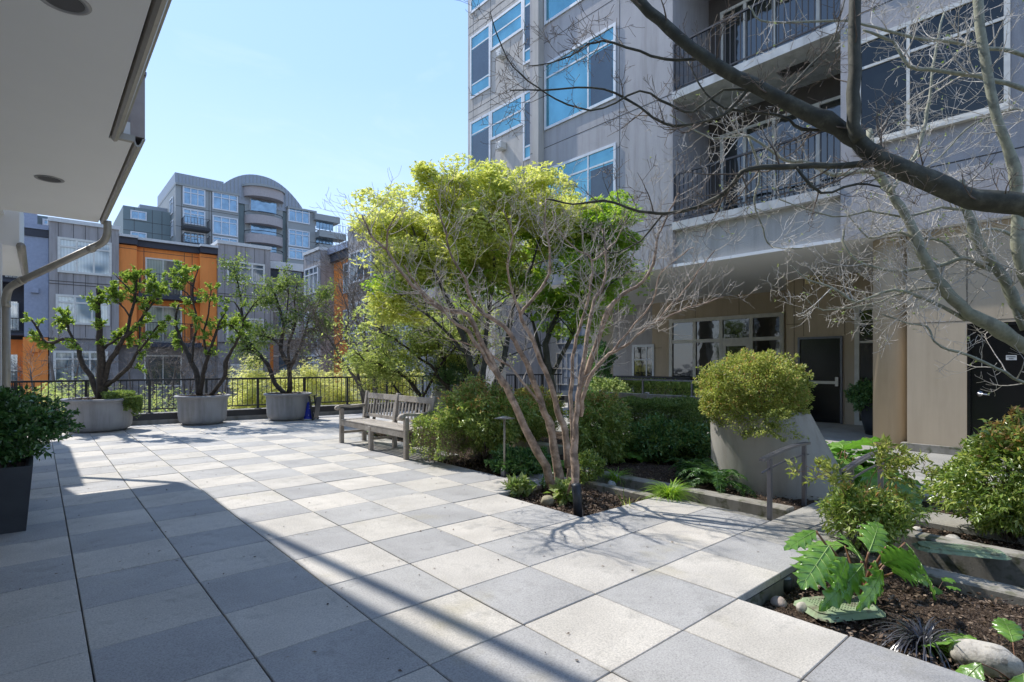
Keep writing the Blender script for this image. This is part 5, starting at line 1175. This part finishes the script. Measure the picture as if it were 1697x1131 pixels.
fern('smaller fern tucked against the left side of the big concrete planter',gp(1155,775,7.0,.0),16,.55,232)
# concrete drum planters
def drum(label,cb,ct,rb,rt_,zt,cut,seed):
    t=thing('concrete_planter',label,'planter',(cb[0],cb[1],0)); n=72;m=22; mb=MB(); vs=[]
    for i in range(m+1):
        f=i/m
        for k in range(n):
            a=2*math.pi*k/n; r=rb+(rt_-rb)*f; x=cb[0]+(ct[0]-cb[0])*f+r*math.cos(a); y=cb[1]+(ct[1]-cb[1])*f+r*math.sin(a); vs.append((x,y,zt*f-.25*(1-f)))
    fs=[(i*n+k,i*n+(k+1)%n,(i+1)*n+(k+1)%n,(i+1)*n+k) for i in range(m) for k in range(n)]
    # rim and inner lip
    for r2,z2 in ((rt_-.07,zt),(rt_-.07,zt-.12)):
        for k in range(n): a=2*math.pi*k/n; vs.append((ct[0]+r2*math.cos(a),ct[1]+r2*math.sin(a),z2))
    b=m*n
    for q in range(2): fs+=[(b+q*n+k,b+q*n+(k+1)%n,b+(q+1)*n+(k+1)%n,b+(q+1)*n+k) for k in range(n)]
    mb.add(vs,fs,False)
    o=mb.build('drum',M['drum'],t); o.data.polygons.foreach_set('use_smooth',[True]*len(o.data.polygons))
    mb=MB(); mb.lathe([(rt_-.07,zt-.06),(0,zt-.04)],(ct[0],ct[1],0),40); mb.build('soil',M['soil'],t); return t
drum('big leaning grey concrete planter by the bridge, under the round shrub',(6.66,.02),(6.2,.12),.82,.53,.90,0,1)
shrub('round_shrub','large round small leaved yellow green shrub topping the big concrete planter','shrub',gp(1250,650,6.32),(.60,.60,.50),'lf_olive',56000,.026,241,.85,.06,.6,mats=('lf_red',lambda p,g:(g.uniform(0,1,len(p))<.09)),stem=30,flatb=.62,pw=.6,f=3.5,aspect=.55)
c=gp(1262,680,5.95); p,d=blob((c[0],c[1],.80),(.34,.4,.2),5200,243,.2,.4); o=leafcloud('trailing_plant',M['lf_olive'],None,p,leafdirs(d,rngn(3),.6,-.5),.026,244); o2=tag(o,'fine trailing stems hanging over the lip of the big concrete planter','plant')
c1=P(742,690,12.2); drum('pale concrete planter seen behind the bench under a dark conifer bush',(c1.x-.1,c1.y+.1),(c1.x+.12,c1.y-.05),.72,.42,.92,0,2)
shrub('conifer_bush','dark conifer bush with yellow tips on the pale concrete planter behind the bench','shrub',(c1.x+.1,c1.y-.05,1.30),(.52,.52,.42),'lf_dk',14000,.05,246,.9,.25,.4,mats=('lf_yel',nanred(1.45,.6,.08)),up=.6,aspect=.25,stem=5)
# acanthus by the planter, nandinas, big acanthus in front
for k,(px,py,Yy,sz) in enumerate(((1352,730,6.9,.44),(1378,755,6.7,.44),(1404,775,6.5,.42),(1432,792,6.35,.38))):
    c=P(px,py,Yy); c.z=0
    leafy(['acanthus plant at the top of the sloping planter edge','acanthus plant halfway down the sloping planter edge','acanthus plant low beside the sloping planter edge','acanthus plant nearest the right handrail, leaves over the path'][k],tuple(c),20,sz*1.5,270+k,.30,4,.45,(25,78),name='acanthus_plant')
leafy('acanthus plant drooping onto the path behind the right handrail',(7.1,-.75,0),12,.6,252,.32,4,.42,(20,60),name='acanthus_plant')
shrub('nandina_shrub','nandina with yellow and red tips in front of the handrails, over the acanthus','shrub',gp(1432,848,4.35),(.33,.35,.20),'lf_nan',6500,.05,253,-.13,.22,.4,mats=('lf_red',nanred(.5,.5)),up=-.05,aspect=.32,stem=26)
T=Tree(254); tt=thing('nandina_spray','thin arching nandina spray with yellow leaves reaching toward the handrail','shrub',gp(1420,850,4.35,-.13)); pp={'minr':.0015,'wander':.15,'up':.05,'nc':[3,4],'bigr':.5,'ratio':(.4,.6),'seg':4,'ang':(35,70)}
for pts in ([(1415,860),(1395,810),(1370,790),(1335,772)],[(1440,860),(1470,800),(1500,785),(1530,782)],[(1430,850),(1445,790),(1465,770),(1480,755)]):
    q,rad=T.limb(PL(pts,4.35,4.2),.004,.0015,3,4,tw=True); T.along(q,rad,9,.14,1,pp,.35,1.,.1)
T.tw.build('stems',M['petiole'],tt); T.leaves('leaves',M['lf_olive'],tt,2,.05,.012,255,aspect=.33)
shrub('nandina_shrub','big bright nandina with orange young leaves at the right edge, on the raised bed','shrub',gp(1680,785,4.55),(.45,.46,.50),'lf_nan',19000,.055,256,-.03,.18,.45,mats=('lf_red',nanred(.85,.5)),up=-.15,aspect=.36,stem=34,flatb=.06)
t=thing('acanthus_plant','large glossy acanthus with deeply lobed leaves in front of the nandina, above the green lid','plant',gp(1425,990,3.62,-.14)); B=Vector(gp(1425,985,3.62,-.14))
def acl(tipx,tipy,Yt,jx,jy,Yj,W,seed,lobes=6,up=(0,0,1),droop=.12,depth=.62):
    j=P(jx,jy,Yj); tp_=P(tipx,tipy,Yt); m=MB(); m.tube(smooth_path([B+Vector((random.Random(seed).uniform(-.04,.04),random.Random(seed+1).uniform(-.04,.04),0)),B.lerp(j,.55)+Vector((0,0,.03)),j],4),[.011,.0105,.010,.0095,.009,.0085,.008,.0075,.007],8); m.build('leaf_stalk',M['petiole'],t)
    m=MB(); V=biglleaf(m,j,tp_,up,W,lobes,depth,droop,.16,56,4,.022,seed); lf=m.build('leaf',M['acan'],t); V.build('veins',M['vein'],lf)
acl(1330,968,3.3,1374,905,3.55,0.155,1,up=(-.15,-.5,1),droop=.1)
acl(1302,905,3.6,1352,880,3.75,0.083,2,5,up=(-.3,-.4,1))
acl(1400,880,3.9,1428,930,3.6,0.119,3,5,up=(.3,-.6,.8))
acl(1545,965,3.3,1470,905,3.5,0.155,4,6,up=(.1,-.6,1),droop=.16)
acl(1520,915,3.2,1462,935,3.45,0.143,5,6,up=(.0,-.75,.7))
acl(1395,975,3.3,1402,925,3.5,0.119,6,5,up=(.1,-.8,.5),droop=.2)
acl(1462,860,3.9,1440,915,3.65,0.131,7,5,up=(-.3,-.6,.9))
acl(1380,1000,3.25,1430,935,3.5,0.107,8,5,up=(-.2,-.6,.6),droop=.3)
acl(1575,985,3.6,1500,900,3.75,0.131,9,6,up=(.3,-.3,1),droop=.3)
acl(1468,985,3.3,1450,930,3.5,0.095,10,5,up=(.2,-.8,.5),droop=.2)
acl(1330,900,3.9,1400,905,3.75,0.102,11,5,up=(-.2,-.5,1))
acl(1440,1010,3.2,1462,945,3.4,0.085,12,5,up=(.1,-.8,.6),droop=.25)
acl(1525,950,3.1,1480,950,3.35,0.085,13,5,up=(.2,-.7,.8),droop=.2)
leafy('bright green perennial with pleated leaves at the lower right corner',gp(1688,1085,2.72,-.15),9,.36,261,.26,5,.22,(25,65))
leafy('small green seedling in the mulch beside the channel kerb',gp(1548,975,3.75,-.14),5,.14,262,.3,3,.3,(35,65))
# dark shrub in pot by the door
c=onz(1440,722,0); t=thing('dark_pot','charcoal pot with a dark shrub standing by the pillar near the exit door','planter',(c.x+.2,c.y,0)); m=MB(); m.lathe([(0,0),(.24,0),(.30,.25),(.36,.62),(.38,.64),(.36,.66),(.33,.60)],(c.x+.3,c.y-.1,0),32); m.build('bowl',M['planterbk'],t)
shrub('potted_shrub','dark drooping shrub in the charcoal pot near the exit door','shrub',(c.x+.25,c.y+.05,.80),(.46,.46,.36),'lf_dk',8000,.05,264,.6,.2,.4,up=-.3,stem=6,flatb=.3)
shrub('wall_bush','dark bush against the grey wall seen behind the multi-stem tree','shrub',gp(995,600,14.0),(.35,.35,.5),'lf_dk',4000,.07,265,.6,.25,.4,stem=5)
# ---------------------------------------------------------------- handrails, lamp, lids, rocks
def handrail(label,y,x0,x1):
    t=thing('handrail',label,'handrail',((x0+x1)/2,y,0),'low arched handrails of the garden bridge')
    N_=14; f=lambda u:.545+.075*math.sin(math.pi*(u*.9+.1)*.62+.0)
    pts=[(x0-.16+(x1-x0+.26)*i/N_,f(i/N_)) for i in range(N_+1)]
    m=MB()
    for dy in (-.026,.002):
        for i in range(N_): m.beam((pts[i][0]-.001,y+dy+.012,pts[i][1]),(pts[i+1][0]+.001,y+dy+.012,pts[i+1][1]),.024,.024)
    m.build('top_rail',M['greymetal'],t)
    m=MB(); m.tube([(p[0],y,p[1]-.115) for p in pts],.009,8); m.build('mid_rail',M['greymetal'],t)
    for x in (x0,x1): u=(x-pts[0][0])/(pts[-1][0]-pts[0][0]); m=MB(); m.bbox((x-.017,y-.02,-.02),(x+.017,y+.02,f(u)-.012),.003); m.build('post',M['greymetal'],t)
handrail('left arched metal handrail of the garden bridge, in front of the big planter',-.575,4.93,5.72)
handrail('right arched metal handrail of the garden bridge, half hidden by the nandina',-1.245,4.93,5.72)
c=onz(836,789,0); t=thing('path_lamp','slim grey garden path lamp with a flat round hood','lamp',(c.x,c.y,0)); m=MB(); m.bbox((c.x-.035,c.y-.035,-.08),(c.x+.035,c.y+.035,.09),.004); m.build('base',M['greymetal'],t)
m=MB(); m.tube([(c.x,c.y,.08),(c.x,c.y,.73)],.014,10); m.build('pole',M['chrome'],t); m=MB(); m.lathe([(0,.0),(.03,.0),(.14,-.028),(.115,-.03),(.03,-.012),(0,-.012)],(c.x,c.y,.765),32); m.build('lamp_hood',M['chrome'],t)
c=onz(1300,972,-.12); t=thing('spot_lamp','small dark ground spotlight under the paving edge in the near bed','lamp',(c.x,c.y,-.15)); m=MB(); m.lathe([(.0,0),(.05,0),(.055,.04),(.05,.075),(.045,.08),(0,.078)],(c.x,c.y,-.14),24); m.build('housing',M['planterbk'],t); m=MB(); m.lathe([(.0,.0825),(.04,.081)],(c.x,c.y,-.14),24); m.build('lens',M['rockg'],t)
def lid(label,cpx_,z,rot,w,l,th,holes=True,par=None):
    c=onz(*cpx_,z); t=thing('utility_lid',label,'utility lid',(c.x,c.y,z-th)); Mx=Matrix.Translation((c.x,c.y,z))@Matrix.Rotation(rot,4,'Z')
    def ring(w,l,ch,zz): return [(-l+ch,-w,zz),(l-ch,-w,zz),(l,-w+ch,zz),(l,w-ch,zz),(l-ch,w,zz),(-l+ch,w,zz),(-l,w-ch,zz),(-l,-w+ch,zz)]
    R_=[ring(w+.03,l+.03,.05,-th),ring(w,l,.05,-.012),ring(w,l,.05,-.004),ring(w-.008,l-.008,.048,0)]; vs=[Mx@Vector(v) for r in R_ for v in r]
    fs=[(i*8+k,i*8+(k+1)%8,(i+1)*8+(k+1)%8,(i+1)*8+k) for i in range(3) for k in range(8)]+[tuple(24+k for k in range(8))]
    m=MB(); m.add(vs,fs); m.build('cover',M['lid'],t)
    m=MB()
    if holes:
        nx,ny=16,9
        for i in range(nx):
            for j in range(ny):
                x=-l+.05+(2*l-.1)*i/(nx-1);y=-w+.045+(2*w-.09)*j/(ny-1); m.lathe([(.0062,.0008),(.0058,.003),(.0,.0038)],(0,0,0),6)
                for q in range(len(m.v)-18,len(m.v)): v=m.v[q]; m.v[q]=tuple(Mx@Vector((v[0]+x,v[1]+y,v[2])))
        m.build('raised_studs',M['lid'],t)
    else:
        for j in range(9): y=-w+.04+(2*w-.08)*j/8; m.box((-l+.05,y-.004,0),(l-.05,y+.004,.003),Mx)
        m.build('raised_ribs',M['lid'],t)
lid('pale green studded utility box lid in the near mulch bed under the acanthus',(1390,1000),-.09,R(-30)-.0,.125,.215,.035)
lid('green ribbed oval utility lid lying on the channel wall beside the big nandina',(1590,907),.045,R(-62),.09,.26,.03,False)
def rk(px,py,z,r,seed,mat,label,rot=0): c=onz(px,py,z); rock('rock',(c.x,c.y,z),r,seed,mat,label,rot)
rk(1638,1095,-.10,(.155,.085,.095),301,'rock','large smooth pale boulder at the lower right corner',R(-75))
rk(1290,1000,-.13,(.065,.05,.035),302,'rockp','pinkish rock at the paving corner of the near bed')
rk(1330,1008,-.12,(.05,.036,.035),303,'rock','white rock left of the pale green lid')
rk(1360,1018,-.125,(.034,.028,.028),304,'rockg','grey pebble in front of the pale green lid')
rk(907,831,-.04,(.085,.07,.06),305,'rockm','mossy tan boulder at the edge of the mulch bed by the stems')
rk(1013,805,-.05,(.06,.05,.06),306,'rockg','grey stone behind the sprouting stem in the mulch bed')
rk(1578,893,0.0,(.085,.05,.03),307,'rock','flat white rock behind the green ribbed lid')
rk(1520,877,-.02,(.04,.035,.02),308,'rock','small pale rock below the concrete plank')
# ---------------------------------------------------------------- foreground tree from the right
def bigtree(name,label,base,limbs,seed,bark,tw_mat,npar,lv=2,L=.42,buds=0):
    t=thing(name,label,'tree',base); T=Tree(seed); pp={'minr':.0017,'wander':.15,'up':.07,'nc':[2,4,4],'bigr':.014,'ratio':(.35,.65),'seg':5,'r0':.008,'ang':(32,80)}
    for pts,Y0,Y1,r0,r1,nt in limbs:
        if isinstance(pts[0],Vector): Lp=pts
        else: Lp=PL(pts,Y0,Y1)
        q,rad=T.limb(Lp,r0,r1,3,10 if r0>.03 else 7,.004); 
        if nt: T.along(q,rad,int(nt*.62),L,lv,pp,.05,1.,.05)
    T.big.build('limbs',M[bark],t); T.tw.build('twigs',M[tw_mat],t)
    if buds: 
        rg=rngn(seed); idx=rg.choice(len(T.tips),min(buds,len(T.tips)),replace=False); sub=[T.tips[i] for i in idx]; T2=Tree(1); T2.tips=sub; tag(T2.rosettes('buds',M['lf_hosta'],t,3,.022,seed,aspect=.5),kind='stuff')
    return t
tr1=P(2120,560,3.7); 
bigtree('foreground_tree','near leafless tree whose thick dark limb crosses the upper right of the view',(tr1.x,tr1.y,-.1),[
 ([Vector((tr1.x,tr1.y,-.2)),Vector((tr1.x,tr1.y,.6)),P(2080,520,3.6),P(1900,415,3.6)],0,0,.16,.088,0),
 ([(1900,415),(1790,365),(1697,340),(1613,329),(1542,301),(1480,275),(1436,248),(1390,212),(1320,178),(1249,141),(1164,95),(1110,48),(1060,5),(1020,-40)],3.6,4.6,.086,.038,32),
 ([(1425,232),(1415,205),(1416,120),(1417,0),(1418,-160)],4.0,4.0,.048,.038,8),
 ([(1447,272),(1400,274),(1320,276),(1242,280),(1215,305),(1188,329),(1140,348),(1100,354),(1060,350),(1000,333),(950,338),(905,330)],4.0,4.6,.026,.006,30),
 ([(1249,141),(1200,190),(1150,205),(1100,207),(1040,165),(980,145),(900,150),(845,150)],4.3,4.5,.014,.005,22),
 ([(1164,95),(1120,100),(1060,85),(1000,68),(965,80),(930,100),(875,110)],4.5,4.5,.014,.004,20),
 ([(1270,152),(1200,150),(1150,185),(1110,175),(1060,150),(1000,180),(940,175),(890,145),(850,110),(825,60),(812,20)],4.4,4.4,.011,.004,14),
 ([(1390,212),(1330,215),(1290,190),(1200,180),(1160,140),(1140,100)],4.2,4.6,.014,.005,16),
 ([(1300,160),(1340,110),(1380,70),(1400,0)],4.2,4.3,.012,.005,14),
 ([(1320,278),(1360,320),(1420,305),(1460,310)],4.1,3.9,.012,.006,10),
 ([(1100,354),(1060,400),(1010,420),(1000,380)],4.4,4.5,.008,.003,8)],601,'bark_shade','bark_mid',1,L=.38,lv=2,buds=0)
tr2=P(2000,800,5.4)
bigtree('garden_tree','pale barked leafless tree with sunlit branches in front of the brown wall at right',(tr2.x,tr2.y,-.1),[
 ([Vector((tr2.x,tr2.y,-.2)),P(1960,740,5.2),P(1860,660,5.0),P(1760,605,4.9)],0,0,.11,.075,0),
 ([(1760,605),(1697,573),(1640,538),(1605,518),(1570,485),(1549,455),(1525,415),(1508,370),(1490,340),(1475,318),(1450,270),(1440,215)],4.9,5.1,.066,.024,18),
 ([(1490,345),(1468,311),(1440,285),(1380,290),(1340,270),(1300,265),(1240,225),(1180,230),(1110,190)],5.1,5.3,.026,.006,34),
 ([(1475,318),(1510,270),(1530,220),(1540,165),(1550,90),(1565,20)],5.0,5.2,.020,.008,26),
 ([(1780,530),(1697,520),(1670,471),(1640,430),(1620,400),(1605,350),(1590,300)],4.9,5.0,.05,.03,16),
 ([(1760,560),(1720,500),(1690,430),(1685,350),(1680,280),(1640,150),(1620,0),(1610,-80)],4.7,4.7,.045,.036,16),
 ([(1697,547),(1660,462),(1625,440),(1594,428),(1560,440),(1523,445),(1480,450),(1430,437),(1400,410),(1398,380)],4.9,5.2,.026,.008,34),
 ([(1594,428),(1560,400),(1520,395),(1480,385),(1440,395),(1400,350)],5.0,5.3,.014,.005,22),
 ([(1600,530),(1540,500),(1480,480),(1420,500),(1385,480),(1340,465),(1310,440)],5.0,5.2,.018,.005,26),
 ([(1590,515),(1560,478),(1500,485),(1440,505),(1365,514),(1330,490)],5.0,5.3,.012,.004,20),
 ([(1760,660),(1697,635),(1650,610),(1605,590),(1560,575),(1545,560),(1536,541),(1500,535),(1460,520)],4.7,5.0,.015,.005,18),
 ([(1780,150),(1697,92),(1640,80),(1580,70),(1510,62),(1450,45),(1400,35),(1300,38),(1260,35),(1240,10)],4.8,5.0,.018,.006,30),
 ([(1790,190),(1697,146),(1620,128),(1560,118),(1505,110),(1480,70),(1430,50)],4.8,5.0,.024,.01,22),
 ([(1770,200),(1697,180),(1650,190),(1600,215),(1560,260),(1500,300)],5.2,5.4,.012,.005,22),
 ([(1605,350),(1560,345),(1500,360),(1440,350),(1380,360),(1290,330)],5.0,5.3,.014,.005,28),
 ([(1780,460),(1697,404),(1650,380),(1600,390)],5.2,5.3,.02,.01,12),
 ([(1240,225),(1260,290),(1250,330),(1265,380),(1280,410),(1340,412)],5.3,5.4,.012,.005,14)],602,'bark_pale','twigp',1,L=.5,buds=260)
g=rngn(77); n=420; x=g.uniform(-1,4.8,n); y=g.uniform(-1.1,9,n); keep=np.array([(x[i]<3.6 or y[i]>3.0 or g.uniform()<.5) and inpoly_tile(int(math.floor(x[i]/CS)),int(math.floor(-y[i]/CS))) for i in range(n)])
C=np.stack([x,y,np.full(n,.006)],1)[keep]; D=g.normal(0,1,C.shape); D[:,2]=.04
o=leafcloud('leaf_litter',M['chip'],None,C,D,.022,78,aspect=.5,fold=.05,flat=3.); tag(o,'tiny brown leaf litter scattered over the paved terrace','litter',kind='stuff')
# ---------------------------------------------------------------- sky and sun
w=bpy.data.worlds.new('World'); sc.world=w; w.use_nodes=True; nt=w.node_tree; bg=nt.nodes['Background']
sd=Vector((-.14,.8,1)).normalized(); el=math.asin(sd.z); az=math.atan2(sd.x,sd.y)
sky=nt.nodes.new('ShaderNodeTexSky'); sky.sky_type='NISHITA'; sky.sun_disc=False; sky.sun_elevation=el; sky.sun_rotation=az; sky.air_density=1.; sky.dust_density=.5; sky.ozone_density=1.5
sky_s=nt.nodes.new('ShaderNodeVectorMath'); sky_s.operation='SCALE'; sky_s.inputs['Scale'].default_value=1; nt.links.new(sky.outputs[0],sky_s.inputs[0])
hz=nt.nodes.new('ShaderNodeTexCoord'); sx=nt.nodes.new('ShaderNodeSeparateXYZ'); nt.links.new(hz.outputs['Generated'],sx.inputs[0])
tone=ramp(nt,sx.outputs['Z'],[(0,(2.65,3.0,3.35)),(.25,(1.95,2.6,3.4)),(.6,(1.35,2.15,3.35)),(1,(1.2,2.0,3.3))]) if False else None
r1=ramp(nt,sx.outputs['Z'],[(0,(.76,.86,1)),(.2,(.52,.70,1)),(.45,(.36,.57,1)),(1,(.27,.49,1))])
vs_=nt.nodes.new('ShaderNodeVectorMath'); vs_.operation='SCALE'; vs_.inputs['Scale'].default_value=2.95; nt.links.new(r1,vs_.inputs[0])
mx_=mixc(nt,.90,sky_s.outputs[0],vs_.outputs[0])
cm=nt.nodes.new('ShaderNodeMapping'); cm.inputs['Scale'].default_value=(1.5,1.5,5); nt.links.new(hz.outputs['Generated'],cm.inputs[0]); cn=noise(nt,1.7,7,.62,vec=cm.outputs[0],dist=.6)
cr=nt.nodes.new('ShaderNodeMapRange'); cr.inputs[1].default_value=.56; cr.inputs[2].default_value=.78; cr.inputs[4].default_value=.16; nt.links.new(cn,cr.inputs[0]); mx_=mixc(nt,cr.outputs[0],mx_,(2.7,2.9,3.1))
nt.links.new(mx_,bg.inputs[0]); bg.inputs[1].default_value=.15
ld=bpy.data.lights.new('sun','SUN'); ld.energy=2.0; ld.angle=R(.53); ld.color=(1,.955,.89); lo=bpy.data.objects.new('sun',ld); COL.objects.link(lo); lo.rotation_euler=sd.to_track_quat('Z','Y').to_euler(); lo.location=(0,0,30)
sc.view_settings.view_transform='Standard'; sc.view_settings.look='None'; sc.view_settings.exposure=1.55; sc.view_settings.gamma=1
sc.cycles.max_bounces=12; sc.cycles.diffuse_bounces=8; sc.cycles.transparent_max_bounces=8
